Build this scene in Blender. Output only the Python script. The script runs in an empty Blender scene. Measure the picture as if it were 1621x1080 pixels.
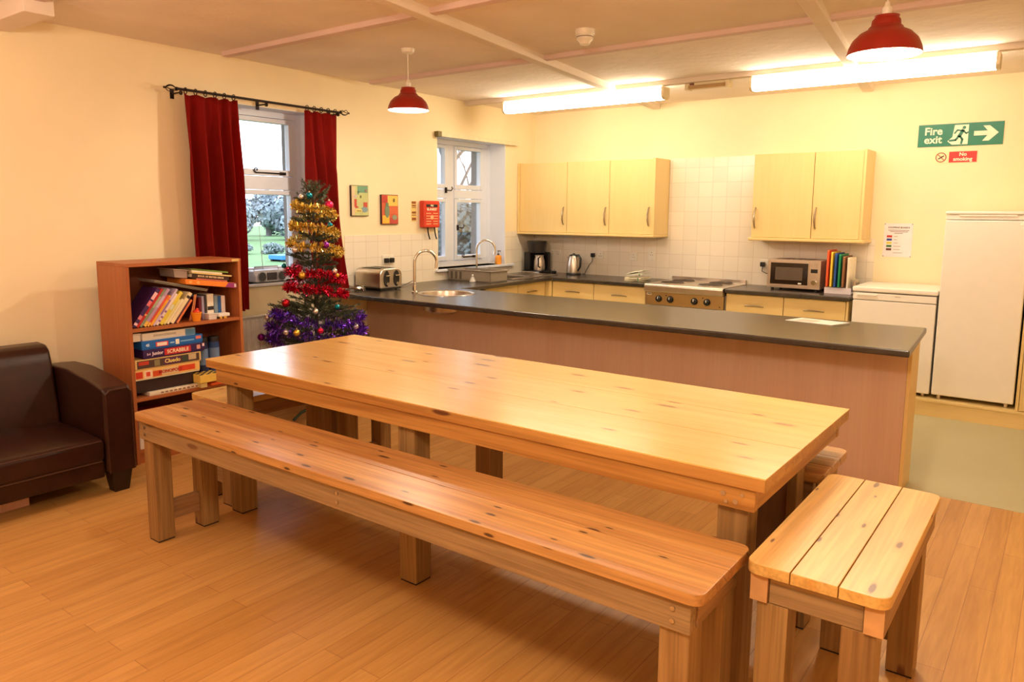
import bpy, bmesh, math, random
from mathutils import Vector, Matrix
random.seed(7)
C = bpy.context.scene.collection
PI = math.pi
sc = bpy.context.scene

# ------------------------------------------------------------------ colour / material helpers
def lin(c):
    c = c / 255.0
    return c / 12.92 if c <= 0.04045 else ((c + 0.055) / 1.055) ** 2.4
def rgb(r, g, b): return (lin(r), lin(g), lin(b), 1.0)

class NT:
    def __init__(s, name):
        s.m = bpy.data.materials.new(name); s.m.use_nodes = True
        s.t = s.m.node_tree; s.n = s.t.nodes; s.l = s.t.links
        s.b = s.n['Principled BSDF']; s.out = s.n['Material Output']
    def add(s, typ, **kw):
        nd = s.n.new(typ)
        for k, v in kw.items(): setattr(nd, k, v)
        return nd
    def link(s, a, b): s.l.new(a, b)
    def val(s, nd, **kw):
        for k, v in kw.items(): nd.inputs[k.replace('_', ' ')].default_value = v
        return nd
    def ramp(s, fac, stops):
        r = s.add('ShaderNodeValToRGB'); e = r.color_ramp.elements
        while len(e) < len(stops): e.new(0.5)
        for i, (p, c) in enumerate(stops): e[i].position = p; e[i].color = c
        s.link(fac, r.inputs['Fac']); return r.outputs['Color']
    def mix(s, fac, a, b, mode='MIX'):
        m = s.add('ShaderNodeMix', data_type='RGBA', blend_type=mode)
        for sock, v in ((m.inputs[0], fac), (m.inputs[6], a), (m.inputs[7], b)):
            if isinstance(v, (int, float)): sock.default_value = v
            elif isinstance(v, tuple): sock.default_value = v
            else: s.link(v, sock)
        return m.outputs[2]
    def math(s, op, a, b=None, c=None):
        m = s.add('ShaderNodeMath', operation=op)
        for i, v in enumerate((a, b, c)):
            if v is None: continue
            if isinstance(v, (int, float)): m.inputs[i].default_value = v
            else: s.link(v, m.inputs[i])
        return m.outputs[0]
    def coords(s, scale=(1, 1, 1), island=False, rot=(0, 0, 0)):
        tc = s.add('ShaderNodeTexCoord'); v = tc.outputs['Object']
        if island:
            g = s.add('ShaderNodeNewGeometry')
            a = s.add('ShaderNodeVectorMath', operation='MULTIPLY_ADD')
            s.link(g.outputs['Random Per Island'], a.inputs[0]); a.inputs[1].default_value = (31, 17, 23); s.link(v, a.inputs[2])
            v = a.outputs[0]; s.rnd = g.outputs['Random Per Island']
        mp = s.add('ShaderNodeMapping'); mp.inputs['Scale'].default_value = scale; mp.inputs['Rotation'].default_value = rot
        s.link(v, mp.inputs['Vector']); return mp.outputs['Vector']
    def noise(s, vec, scale=5, detail=3, rough=.5, dist=0):
        n = s.add('ShaderNodeTexNoise'); s.link(vec, n.inputs['Vector'])
        s.val(n, Scale=scale, Detail=detail, Roughness=rough, Distortion=dist); return n.outputs['Fac']
    def bump(s, h, strength=.2, dist=.01):
        b = s.add('ShaderNodeBump'); b.inputs['Strength'].default_value = strength; b.inputs['Distance'].default_value = dist
        s.link(h, b.inputs['Height']); s.link(b.outputs['Normal'], s.b.inputs['Normal'])

def plain(name, col, rough=.5, metal=0, var=.06, emit=0, spec=.5, ecol=None, coat=0):
    t = NT(name)
    v = t.noise(t.coords(), 14, 3)
    dark = tuple(c * (1 - var) for c in col[:3]) + (1,); lite = tuple(min(1, c * (1 + var)) for c in col[:3]) + (1,)
    t.link(t.ramp(v, [(.3, dark), (.7, lite)]), t.b.inputs['Base Color'])
    t.b.inputs['Roughness'].default_value = rough; t.b.inputs['Metallic'].default_value = metal
    t.b.inputs['Specular IOR Level'].default_value = spec
    if coat: t.b.inputs['Coat Weight'].default_value = coat; t.b.inputs['Coat Roughness'].default_value = .1
    if emit:
        t.b.inputs['Emission Color'].default_value = ecol or col; t.b.inputs['Emission Strength'].default_value = emit
    return t.m

def wood(name, c1, c2, axis='x', rough=.4, knots=0.0, knotcol=(60, 25, 12), var=.18, ring=9, fine=.35, coat=0, spec=.5, bump=.08, kscale=1.0):
    t = NT(name)
    k = {'x': 0, 'y': 1, 'z': 2}[axis]
    def sv(al, ac): return tuple(al if i == k else ac for i in range(3))
    v1 = t.coords(sv(.55, ring), True)
    n1 = t.noise(v1, 1.0, 5, .55, .9)
    col = t.ramp(n1, [(.32, c1), (.52, tuple((a + b) / 2 for a, b in zip(c1, c2))), (.68, c2)])
    v2 = t.coords(sv(2.5, 90), True)
    n2 = t.noise(v2, 1.0, 2, .5)
    f2 = t.ramp(n2, [(.35, (1 - fine,) * 3 + (1,)), (.6, (1, 1, 1, 1))])
    col = t.mix(1.0, col, f2, 'MULTIPLY')
    rv = t.math('MULTIPLY_ADD', t.rnd, var, 1 - var * .6)
    hs = t.add('ShaderNodeHueSaturation'); t.link(rv, hs.inputs['Value']); t.link(col, hs.inputs['Color']); col = hs.outputs['Color']
    if knots:
        v3 = t.coords((1, 1, 1), True)
        sx = t.add('ShaderNodeSeparateXYZ'); t.link(v3, sx.inputs[0])
        o3 = [sx.outputs[i] for i in range(3)]; al = o3.pop(k)
        cx = t.add('ShaderNodeCombineXYZ'); t.link(t.math('MULTIPLY', al, 2.1 * kscale), cx.inputs[0]); t.link(t.math('MULTIPLY', t.math('ADD', o3[0], o3[1]), 7.5 * kscale), cx.inputs[1])
        vo = t.add('ShaderNodeTexVoronoi', voronoi_dimensions='2D'); t.link(cx.outputs[0], vo.inputs['Vector']); vo.inputs['Scale'].default_value = 1.0
        sep = t.add('ShaderNodeSeparateColor'); t.link(vo.outputs['Color'], sep.inputs['Color'])
        on = t.math('LESS_THAN', sep.outputs[0], knots)
        rad = t.math('MULTIPLY_ADD', sep.outputs[1], .09, .05)
        d = t.math('ADD', t.math('DIVIDE', vo.outputs['Distance'], rad), t.math('MULTIPLY_ADD', n2, .9, -.45))
        core = t.ramp(d, [(.55, (1, 1, 1, 1)), (1.0, (0, 0, 0, 1))])
        halo = t.ramp(d, [(.8, (1, 1, 1, 1)), (1.0, (.35, .35, .35, 1)), ])
        halo2 = t.ramp(t.math('MULTIPLY', d, .4), [(.3, (1, 1, 1, 1)), (.9, (0, 0, 0, 1))])
        kc = rgb(*knotcol)
        col = t.mix(t.math('MULTIPLY', t.math('MULTIPLY', halo2, on), .65), col, tuple((a + b * 2) / 3 for a, b in zip(kc, c1)))
        col = t.mix(t.math('MULTIPLY', t.math('MULTIPLY', core, on), .9), col, kc)
    t.link(col, t.b.inputs['Base Color'])
    t.b.inputs['Roughness'].default_value = rough; t.b.inputs['Specular IOR Level'].default_value = spec
    if coat: t.b.inputs['Coat Weight'].default_value = coat; t.b.inputs['Coat Roughness'].default_value = .18
    t.bump(n2, bump, .002)
    return t.m

def plaster(name, c, bump=.25, scale=24, rough=.85, var=.05):
    t = NT(name); v = t.coords()
    n = t.noise(v, 1.3, 4)
    t.link(t.ramp(n, [(.3, tuple(x * (1 - var) for x in c[:3]) + (1,)), (.7, tuple(min(1, x * (1 + var)) for x in c[:3]) + (1,))]), t.b.inputs['Base Color'])
    t.b.inputs['Roughness'].default_value = rough; t.b.inputs['Specular IOR Level'].default_value = .25
    t.bump(t.noise(v, scale, 5, .6), bump, .01)
    return t.m

def tiles(name, c, grout, horiz='y', size=.15, off=(0, 0)):
    t = NT(name)
    tc = t.add('ShaderNodeTexCoord'); sp = t.add('ShaderNodeSeparateXYZ'); t.link(tc.outputs['Object'], sp.inputs[0])
    cb = t.add('ShaderNodeCombineXYZ')
    t.link(t.math('ADD', sp.outputs['Y' if horiz == 'y' else 'X'], off[0]), cb.inputs[0]); t.link(t.math('ADD', sp.outputs['Z'], off[1]), cb.inputs[1])
    br = t.add('ShaderNodeTexBrick', offset=0.0, squash=1.0); t.link(cb.outputs[0], br.inputs['Vector'])
    t.val(br, Scale=1.0, Mortar_Size=.0022, Mortar_Smooth=.2, Brick_Width=size, Row_Height=size, Bias=0.0)
    br.inputs['Color1'].default_value = c; br.inputs['Color2'].default_value = tuple(x * .94 for x in c[:3]) + (1,); br.inputs['Mortar'].default_value = grout
    t.link(br.outputs['Color'], t.b.inputs['Base Color']); t.b.inputs['Roughness'].default_value = .22
    t.bump(t.math('SUBTRACT', 1.0, br.outputs['Fac']), .35, .002)
    return t.m

def floor_mat():
    t = NT('laminate_floor')
    v = t.coords((1, 1, 1), rot=(0, 0, PI / 2))
    br = t.add('ShaderNodeTexBrick', offset=.37, squash=1.0); t.link(v, br.inputs['Vector'])
    t.val(br, Scale=1.0, Mortar_Size=.0016, Mortar_Smooth=.3, Brick_Width=1.25, Row_Height=.098, Bias=0.0)
    br.inputs['Color1'].default_value = rgb(216, 163, 94); br.inputs['Color2'].default_value = rgb(204, 149, 81); br.inputs['Mortar'].default_value = rgb(176, 120, 66)
    n = t.noise(t.coords((26, 1.6, 1)), 1.0, 5, .6, .5)
    g = t.ramp(n, [(.3, (.84, .80, .75, 1)), (.55, (1, 1, 1, 1)), (.75, (1.0, .96, .91, 1))])
    n3 = t.noise(t.coords((70, 5, 1)), 1.0, 2)
    g2 = t.ramp(n3, [(.35, (.93, .91, .88, 1)), (.6, (1, 1, 1, 1))])
    col = t.mix(1, t.mix(1, br.outputs['Color'], g, 'MULTIPLY'), g2, 'MULTIPLY')
    t.link(col, t.b.inputs['Base Color']); t.b.inputs['Roughness'].default_value = .38
    t.bump(br.outputs['Fac'], -.15, .001)
    return t.m

def glass_mat():
    t = NT('window_glass'); t.n.remove(t.b)
    tr = t.add('ShaderNodeBsdfTransparent'); gl = t.add('ShaderNodeBsdfGlossy'); gl.inputs['Roughness'].default_value = .02
    mx = t.add('ShaderNodeMixShader'); fr = t.add('ShaderNodeFresnel'); fr.inputs['IOR'].default_value = 1.45
    t.link(t.math('MULTIPLY', fr.outputs[0], .7), mx.inputs[0]); t.link(tr.outputs[0], mx.inputs[1]); t.link(gl.outputs[0], mx.inputs[2])
    t.link(mx.outputs[0], t.out.inputs['Surface']); return t.m

def metal(name, col, rough=.25): return plain(name, col, rough, 1.0, .04)

M = dict(
    wall=plaster('cream_wall_paint', rgb(250, 232, 194), .10, 18),
    ceil=plaster('ceiling_paint', rgb(248, 232, 220), .7, 9, .9, .08),
    trimw=plaster('white_beam_paint', rgb(240, 224, 208), .3, 14),
    lilac=plaster('lilac_batten_paint', rgb(230, 204, 198), .3, 14),
    reveal=plaster('white_reveal_paint', rgb(240, 242, 252), .12, 18, .85, .01),
    stone=plaster('outside_stone', rgb(118, 106, 100), .8, 7, .95, .35),
    winw=plain('white_window_paint', rgb(232, 236, 250), .35, var=.01),
    glass=glass_mat(), floor=floor_mat(),
    vinyl=plaster('green_vinyl', rgb(188, 180, 146), .05, 60, .45, .05),
    tileL=tiles('wall_tile_left', rgb(250, 238, 220), rgb(226, 210, 190), 'y', .15, (0.0, -.92 + .03)),
    tileB=tiles('wall_tile_back', rgb(250, 238, 220), rgb(226, 210, 190), 'x', .15, (.02, -.92 + .03)),
    maple=wood('maple_laminate', rgb(240, 210, 146), rgb(236, 202, 134), 'z', .38, ring=4, fine=.03, var=.03, bump=.01),
    maple_h=wood('maple_laminate_across', rgb(240, 210, 146), rgb(236, 202, 134), 'x', .38, ring=4, fine=.03, var=.03, bump=.01),
    panel=wood('pinkish_panel', rgb(224, 190, 166), rgb(217, 180, 156), 'z', .45, ring=6, fine=.04, var=.03, bump=.01),
    worktop=plain('black_worktop', rgb(56, 47, 40), .27, 0, .2, spec=.85),
    pine=wood('table_pine', rgb(236, 190, 112), rgb(226, 172, 92), 'x', .27, .5, (146, 96, 46), .06, 7, .08, coat=.3, bump=.03),
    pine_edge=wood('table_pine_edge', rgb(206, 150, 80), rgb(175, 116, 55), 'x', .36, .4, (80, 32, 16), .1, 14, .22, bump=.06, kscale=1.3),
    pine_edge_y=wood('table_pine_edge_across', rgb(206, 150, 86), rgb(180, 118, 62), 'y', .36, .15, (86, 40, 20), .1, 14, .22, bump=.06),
    seat=wood('bench_pine', rgb(210, 155, 92), rgb(176, 115, 62), 'x', .36, .6, (58, 22, 14), .1, 11, .25, coat=.08, bump=.08, kscale=1.5),
    seat_y=wood('bench_pine_across', rgb(232, 188, 112), rgb(212, 158, 84), 'y', .34, .7, (96, 50, 24), .12, 11, .18, coat=.1, bump=.08, kscale=1.5),
    rough_x=wood('sawn_apron', rgb(176, 142, 98), rgb(148, 112, 72), 'x', .6, .3, (112, 74, 44), .1, 10, .28, bump=.25),
    rough_y=wood('sawn_apron_across', rgb(180, 136, 92), rgb(150, 106, 66), 'y', .6, .2, (112, 74, 44), .1, 10, .28, bump=.25),
    leg=wood('leg_pine', rgb(178, 138, 86), rgb(147, 105, 60), 'z', .5, .2, (96, 54, 28), .16, 12, .28, bump=.15),
    endgrain=plain('end_grain', rgb(208, 156, 102), .6, 0, .15),
    foot=plain('dark_rubber', rgb(40, 26, 20), .8),
    leather=plain('brown_leather', rgb(48, 22, 15), .32, 0, .25, spec=.42),
    legdark=plain('dark_sofa_leg', rgb(36, 20, 16), .35),
    piping=plain('leather_piping', rgb(66, 36, 26), .35),
    shelfw=wood('bookcase_veneer', rgb(190, 112, 62), rgb(168, 92, 48), 'z', .42, ring=8, fine=.12, var=.05, bump=.02),
    shelfw_h=wood('bookcase_veneer_across', rgb(190, 112, 62), rgb(168, 92, 48), 'y', .42, ring=8, fine=.12, var=.05, bump=.02),
    shelfback=plain('bookcase_back', rgb(128, 62, 32), .6),
    curtain=plain('red_curtain', rgb(160, 32, 26), .9, 0, .07, spec=.12),
    iron=plain('black_iron', rgb(46, 34, 30), .45, .6),
    radw=plain('radiator_white', rgb(240, 236, 230), .4),
    chrome=metal('chrome', rgb(226, 222, 216), .12),
    pewter=metal('pewter_handle', rgb(168, 150, 126), .28),
    darkwood=plain('dark_brown_board', rgb(84, 46, 28), .6, 0, .3),  # mottled dark brown, used on the tie board
    steel=metal('brushed_steel', rgb(206, 196, 184), .3),
    brass=metal('warm_steel_panel', rgb(206, 180, 136), .34),
    blackp=plain('black_plastic', rgb(24, 22, 22), .35),
    greyp=plain('grey_plastic', rgb(150, 138, 124), .5),
    whitep=plain('white_plastic', rgb(244, 236, 222), .4),
    white=plain('white_enamel', rgb(246, 238, 228), .28, spec=.5, var=.012),
    creamp=plain('cream_plastic', rgb(238, 222, 186), .45),
    redlamp=plain('red_lamp_enamel', rgb(158, 36, 24), .3, spec=.5, var=.02),
    lampin=plain('white_lamp_inside', rgb(255, 246, 230), .5, emit=2.5, ecol=(1, .86, .62, 1)),
    bulb=plain('lit_bulb', rgb(255, 240, 210), .5, emit=25, ecol=(1, .84, .58, 1)),
    tube=plain('lit_diffuser', rgb(255, 244, 214), .5, emit=20, ecol=(1, .88, .64, 1)),
    hot=plain('hotplate_iron', rgb(62, 48, 40), .55, .3),
    darkglass=plain('oven_glass', rgb(34, 22, 18), .12, spec=.6),
    signg=plain('sign_green', rgb(10, 118, 92), .4), signw=plain('sign_white', rgb(248, 240, 214), .5),
    signr=plain('sign_red', rgb(206, 42, 38), .45), ink=plain('black_ink', rgb(36, 30, 30), .6),
    paper=plain('white_paper', rgb(246, 238, 232), .7, 0, .03),
    lilacpaper=plain('lilac_paper', rgb(248, 232, 236), .6, 0, .03),
    firebox=plain('fire_blanket_red', rgb(214, 58, 36), .4),
    orangesoap=plain('orange_soap', rgb(250, 160, 50), .3),
    lawn=plaster('lawn_grass', rgb(98, 128, 86), .4, 3, .95, .15),
    hazeleaf=plaster('haze_tinted_leaves', rgb(134, 146, 154), .9, 1.5, 1, .2),  # distance haze mixed into the leaf colour as pale blue-grey
    bushleaf=plaster('haze_tinted_bush', rgb(126, 140, 142), .9, 4, 1, .2),  # bush colour also paled blue-grey to carry the haze
    bark=plaster('grey_bark', rgb(128, 120, 122), .8, 10, 1, .3),
    needle=plain('fir_needles', rgb(66, 76, 50), .6, 0, .45),
    trunk=plain('tree_trunk', rgb(70, 52, 38), .8),
    potred=plain('tree_stand_green', rgb(36, 60, 38), .5),
    blueout=plain('blue_tarpaulin', rgb(40, 120, 190), .5),
)
_cm = {}
def col(r, g, b, rough=.5, metal_=0):
    k = (r, g, b, rough, metal_)
    if k not in _cm: _cm[k] = plain('paint_%d_%d_%d' % (r, g, b), rgb(r, g, b), rough, metal_)
    return _cm[k]

# ------------------------------------------------------------------ mesh builder
class MB:
    def __init__(s): s.bm = bmesh.new()
    def _merge(s, b2, mat=None):
        me = bpy.data.meshes.new('tmp'); b2.to_mesh(me); b2.free()
        if mat is not None: me.transform(mat)
        s.bm.from_mesh(me); bpy.data.meshes.remove(me); return s
    def box(s, x0, x1, y0, y1, z0, z1, bev=0, seg=2, mat=None, taper=None):
        b = bmesh.new(); bmesh.ops.create_cube(b, size=1)
        for v in b.verts:
            v.co = Vector(((x0 + x1) / 2 + v.co.x * (x1 - x0), (y0 + y1) / 2 + v.co.y * (y1 - y0), (z0 + z1) / 2 + v.co.z * (z1 - z0)))
        if taper:
            for v in b.verts:
                if v.co.z < (z0 + z1) / 2:
                    v.co.x = (x0 + x1) / 2 + (v.co.x - (x0 + x1) / 2) * taper; v.co.y = (y0 + y1) / 2 + (v.co.y - (y0 + y1) / 2) * taper
        if bev: bmesh.ops.bevel(b, geom=b.edges[:], offset=bev, segments=seg, profile=.5, affect='EDGES')
        return s._merge(b, mat)
    def prism(s, poly, axis, lo, hi, bev=0, seg=2, mat=None):
        b = bmesh.new(); ax = 'xyz'.index(axis)
        def mk(p, h):
            l = list(p); l.insert(ax, h); return b.verts.new(l)
        A = [mk(p, lo) for p in poly]; B = [mk(p, hi) for p in poly]
        b.faces.new(A); b.faces.new(B[::-1]); n = len(poly)
        for i in range(n): b.faces.new((A[i], B[i], B[(i + 1) % n], A[(i + 1) % n]))
        bmesh.ops.recalc_face_normals(b, faces=b.faces[:])
        if bev:
            ed = [e for e in b.edges if e.calc_face_angle(0) > .5]
            bmesh.ops.bevel(b, geom=ed, offset=bev, segments=seg, profile=.5, affect='EDGES')
        return s._merge(b, mat)
    def cyl(s, p0, p1, r0, r1=None, n=16, mat=None):
        p0 = Vector(p0); p1 = Vector(p1); d = p1 - p0
        b = bmesh.new(); bmesh.ops.create_cone(b, cap_ends=True, segments=n, radius1=r0, radius2=r0 if r1 is None else r1, depth=d.length)
        q = Vector((0, 0, 1)).rotation_difference(d.normalized()).to_matrix().to_4x4()
        b.transform(Matrix.Translation((p0 + p1) / 2) @ q)
        return s._merge(b, mat)
    def tube(s, pts, r, n=8, closed=False, mat=None):
        pts = [Vector(p) for p in pts]; b = bmesh.new(); rings = []; N = len(pts)
        up = Vector((0, 0, 1)); prev = None
        for i, p in enumerate(pts):
            a = pts[(i - 1) % N] if (closed or i > 0) else p; c = pts[(i + 1) % N] if (closed or i < N - 1) else p
            t = (c - a).normalized()
            if prev is None:
                u = t.cross(up if abs(t.z) < .95 else Vector((1, 0, 0))).normalized()
            else:
                u = (prev - t * prev.dot(t)).normalized()
            prev = u; w = t.cross(u); rr = r[i] if isinstance(r, (list, tuple)) else r
            rings.append([b.verts.new(p + (u * math.cos(2 * PI * k / n) + w * math.sin(2 * PI * k / n)) * rr) for k in range(n)])
        for i in range(N if closed else N - 1):
            A = rings[i]; B = rings[(i + 1) % N]
            for k in range(n): b.faces.new((A[k], A[(k + 1) % n], B[(k + 1) % n], B[k]))
        if not closed:
            b.faces.new(rings[0][::-1]); b.faces.new(rings[-1])
        bmesh.ops.recalc_face_normals(b, faces=b.faces[:])
        return s._merge(b, mat)
    def lathe(s, prof, cx=0, cy=0, n=32, mat=None):
        b = bmesh.new(); rings = []
        for r, z in prof:
            rings.append([b.verts.new((cx + max(r, 1e-4) * math.cos(2 * PI * k / n), cy + max(r, 1e-4) * math.sin(2 * PI * k / n), z)) for k in range(n)])
        for A, B in zip(rings, rings[1:]):
            for k in range(n): b.faces.new((A[k], A[(k + 1) % n], B[(k + 1) % n], B[k]))
        if prof[0][0] < 2e-4 or True:
            pass
        bmesh.ops.remove_doubles(b, verts=b.verts[:], dist=1e-5)
        bmesh.ops.recalc_face_normals(b, faces=b.faces[:])
        return s._merge(b, mat)
    def ball(s, c, r, sx=1, sy=1, sz=1, n=16):
        b = bmesh.new(); bmesh.ops.create_uvsphere(b, u_segments=n, v_segments=max(6, n // 2), radius=r)
        b.transform(Matrix.Translation(c) @ Matrix.Diagonal((sx, sy, sz, 1)))
        return s._merge(b)
    def quad(s, *p):
        s.bm.faces.new([s.bm.verts.new(q) for q in p]); return s
    def xf(s, m): s.bm.transform(m); return s

def put(name, mb, mat, parent=None, loc=None, smooth=40, local=False):
    """link the builder as one mesh object; coordinates given in world unless local"""
    me = bpy.data.meshes.new(name)
    org = Vector((0, 0, 0))
    if parent is not None:
        p = parent
        while p is not None: org += p.location; p = p.parent
    elif loc is not None: org = Vector(loc)
    if not local:
        bmesh.ops.translate(mb.bm, verts=mb.bm.verts[:], vec=-org)
    mb.bm.to_mesh(me); mb.bm.free()
    for p in me.polygons: p.use_smooth = True
    if smooth is not None: me.set_sharp_from_angle(angle=math.radians(smooth))
    me.materials.append(mat)
    o = bpy.data.objects.new(name, me); C.objects.link(o)
    if smooth is not None and len(me.polygons) < 6000:
        wn = o.modifiers.new('weighted', 'WEIGHTED_NORMAL'); wn.keep_sharp = True; wn.weight = 100; wn.mode = 'FACE_AREA'
    if parent is not None: o.parent = parent
    elif loc is not None: o.location = loc
    return o
def tag(o, label=None, cat=None, group=None, kind=None):
    if label: o['label'] = label
    if cat: o['category'] = cat
    if group: o['group'] = group
    if kind: o['kind'] = kind
    return o
def thing(name, label, cat, loc=(0, 0, 0), rz=0, group=None):
    o = bpy.data.objects.new(name, None); C.objects.link(o); o.location = loc; o.rotation_euler = (0, 0, rz); o.empty_display_size = .1
    return tag(o, label, cat, group)
def structure(name, mb, mat, parent=None, smooth=40):
    o = put(name, mb, mat, parent, smooth=smooth)
    if parent is None: o['kind'] = 'structure'
    return o
def sroot(name, loc=(0, 0, 0)):
    o = bpy.data.objects.new(name, None); C.objects.link(o); o.location = loc; o['kind'] = 'structure'; return o
def dup(root, loc=None, label=None, rz=None):
    r = root.copy(); C.objects.link(r)
    if loc is not None: r.location = loc
    if rz is not None: r.rotation_euler = (0, 0, rz)
    if label: r['label'] = label
    for ch in list(root.children):
        c = ch.copy(); C.objects.link(c); c.parent = r
        for g in list(ch.children):
            d = g.copy(); C.objects.link(d); d.parent = c
    return r
def text_mb(txt, size, mat4, depth=.0006, bold=0, sx=1):
    cu = bpy.data.curves.new('t', 'FONT'); cu.body = txt; cu.size = size; cu.extrude = depth; cu.align_x = 'CENTER'; cu.align_y = 'CENTER'; cu.offset = bold; cu.resolution_u = 3
    o = bpy.data.objects.new('t', cu); C.objects.link(o)
    dg = bpy.context.evaluated_depsgraph_get(); dg.update()
    me = bpy.data.meshes.new_from_object(o.evaluated_get(dg))
    me.transform(Matrix.Diagonal((sx, 1, 1, 1))); me.transform(mat4)
    mb = MB(); mb.bm.from_mesh(me)
    bpy.data.objects.remove(o); bpy.data.curves.remove(cu); bpy.data.meshes.remove(me)
    return mb
def face_back(x, y, z): # text readable on the back wall (facing -y)
    return Matrix.Translation((x, y, z)) @ Matrix.Rotation(PI / 2, 4, 'X')
def face_left(x, y, z): # text readable on things facing +x
    return Matrix.Translation((x, y, z)) @ Matrix.Rotation(PI / 2, 4, 'Z') @ Matrix.Rotation(PI / 2, 4, 'X')

# ------------------------------------------------------------------ SETTING
ZC = 2.765; XR_ = 6.6; YF = -9.2; WT = .5
W1 = (-4.14, -3.255, 1.035, 2.43); W2 = (-1.715, -.575, 1.03, 2.385)
def wall_pieces(mb, xa, xb, ops, y0, y1, z0, z1):
    cur = y0
    for (a, b, za, zb) in ops:
        mb.box(xa, xb, cur, a, z0, z1); mb.box(xa, xb, a, b, z0, za); mb.box(xa, xb, a, b, zb, z1); cur = b
    mb.box(xa, xb, cur, y1, z0, z1); return mb
structure('wall_left', wall_pieces(MB(), -.26, 0, (W1, W2), YF, .2, 0, ZC + .1), M['wall'])
O1 = (W1[0] + .04, W1[1] + .042, W1[2] - .03, W1[3] - .02); O2 = (W2[0] + .05, W2[1] - .004, W2[2] - .03, W2[3] - .02)
structure('wall_left.001', wall_pieces(MB(), -WT, -.262, (O1, O2), YF, .2, -.5, ZC + .1), M['stone'])
structure('wall_back', MB().box(-.5, XR_, .001, .2, 0, ZC + .1), M['wall'])
structure('wall_right', MB().box(XR_, XR_ + .2, YF, .2, 0, ZC + .1), M['wall'])
structure('wall_front', MB().box(-.5, XR_ + .2, YF - .2, YF - .001, 0, ZC + .1), M['wall'])
structure('ceiling', MB().box(-.26, XR_ + .2, YF - .2, .2, ZC, ZC + .12), M['ceil'])
structure('floor', MB().box(0, XR_, YF, -2.625, -.06, 0), M['floor'])
structure('floor.001', MB().box(0, XR_, -2.624, 0, -.06, 0.001), M['vinyl'])
# beams and battens on the ceiling
def skewbeam(xa, ya, xb, yb, w, z0, bev=.012):
    d = Vector((xb - xa, yb - ya, 0)).normalized(); n = Vector((-d.y, d.x, 0)) * (w / 2)
    return MB().prism([(xa + n.x, ya + n.y), (xb + n.x, yb + n.y), (xb - n.x, yb - n.y), (xa - n.x, ya - n.y)], 'z', z0, ZC + .01, bev)
structure('trim_1', skewbeam(1.57, .0, 2.84, YF, .085, 2.708), M['trimw'])
structure('trim_2', skewbeam(3.64, .0, 4.69, YF, .09, 2.708), M['trimw'])
for i, y in enumerate((-1.25, -2.70, -4.14, -5.58, -7.02)):
    structure('trim_%d' % (3 + i), MB().box(.0 if i == 0 else .12, XR_, y - .032, y + .032, 2.7225 if i == 0 else 2.732, ZC + .005, .006), M['lilac'] if i else M['trimw'])
structure('trim_9', MB().box(.0, .62, -5.66, -5.5, 2.665, ZC + .005, .01), M['trimw'])
# tiles
tb = MB()
for (y0, y1, z0, z1) in ((-2.95, W2[0], .9, 1.402), (W2[0], W2[1], .9, W2[2] - .024), (W2[1], 0, .9, 1.402)): tb.box(.0, .006, y0, y1, z0, z1)
structure('trim_10', tb, M['tileL'])
structure('trim_11', MB().box(.006, 3.79, -.006, .0, .9, 1.402).box(1.754, 2.755, -.006, 0, 1.402, 2.19), M['tileB'])

# windows -------------------------------------------------------------
def window(name, w, fx, lights, transom, hardware, sill_y, sill_front=.03):
    y0, y1, z0, z1 = w
    root = sroot(name, (fx, (y0 + y1) / 2, z0))
    # plaster reveal lining
    t = .004
    structure('reveal', MB().box(fx - .03, -.001, y0, y0 + t, z0, z1).box(fx - .03, -.001, y1 - t, y1, z0, z1).box(fx - .03, -.001, y0 + t, y1 - t, z1 - t, z1), M['reveal'], root)
    fr = MB(); f = .055; d0, d1 = fx - .03, fx + .03
    fr.box(d0, d1, y0 + t, y0 + f, z0, z1 - t, .004).box(d0, d1, y1 - f, y1 - t, z0, z1 - t, .004).box(d0, d1, y0 + f, y1 - f, z1 - f, z1 - t, .004).box(d0 - .02, d1, y0 + f, y1 - f, z0, z0 + .06, .004)
    fr.box(d0, d1, lights[-1][1], y1 - f, z0 + .06, z1 - f, .004)
    for (a, b) in zip(lights, lights[1:]): fr.box(d0, d1, a[1] + .0, b[0] - .0, z0 + .06, z1 - f, .004)
    for (a, b) in lights: fr.box(d0, d1 + .006, a, b, transom[0], transom[1], .004)
    structure('window_frame', fr, M['winw'], root)
    for (a, b) in lights:
        for (za, zb) in ((z0 + .06, transom[0]), (transom[1], z1 - f)):
            s = .042; g = .004
            sa = MB().box(d0 + .012, d1 + .014, a + g, a + s, za + g, zb - g, .006).box(d0 + .012, d1 + .014, b - s, b - g, za + g, zb - g, .006)
            sa.box(d0 + .012, d1 + .014, a + s, b - s, za + g, za + s + .012, .006).box(d0 + .012, d1 + .014, a + s, b - s, zb - s, zb - g, .006)
            so = structure('sash', sa, M['winw'], root)
            structure('pane', MB().box(fx - .004, fx, a + s - .005, b - s + .005, za + s, zb - s + .005), M['glass'], so)
    structure('window_sill', MB().box(fx + .03, sill_front, sill_y[0], sill_y[1], z0 - .024, z0, .006), M['winw'], root)
    return root
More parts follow.
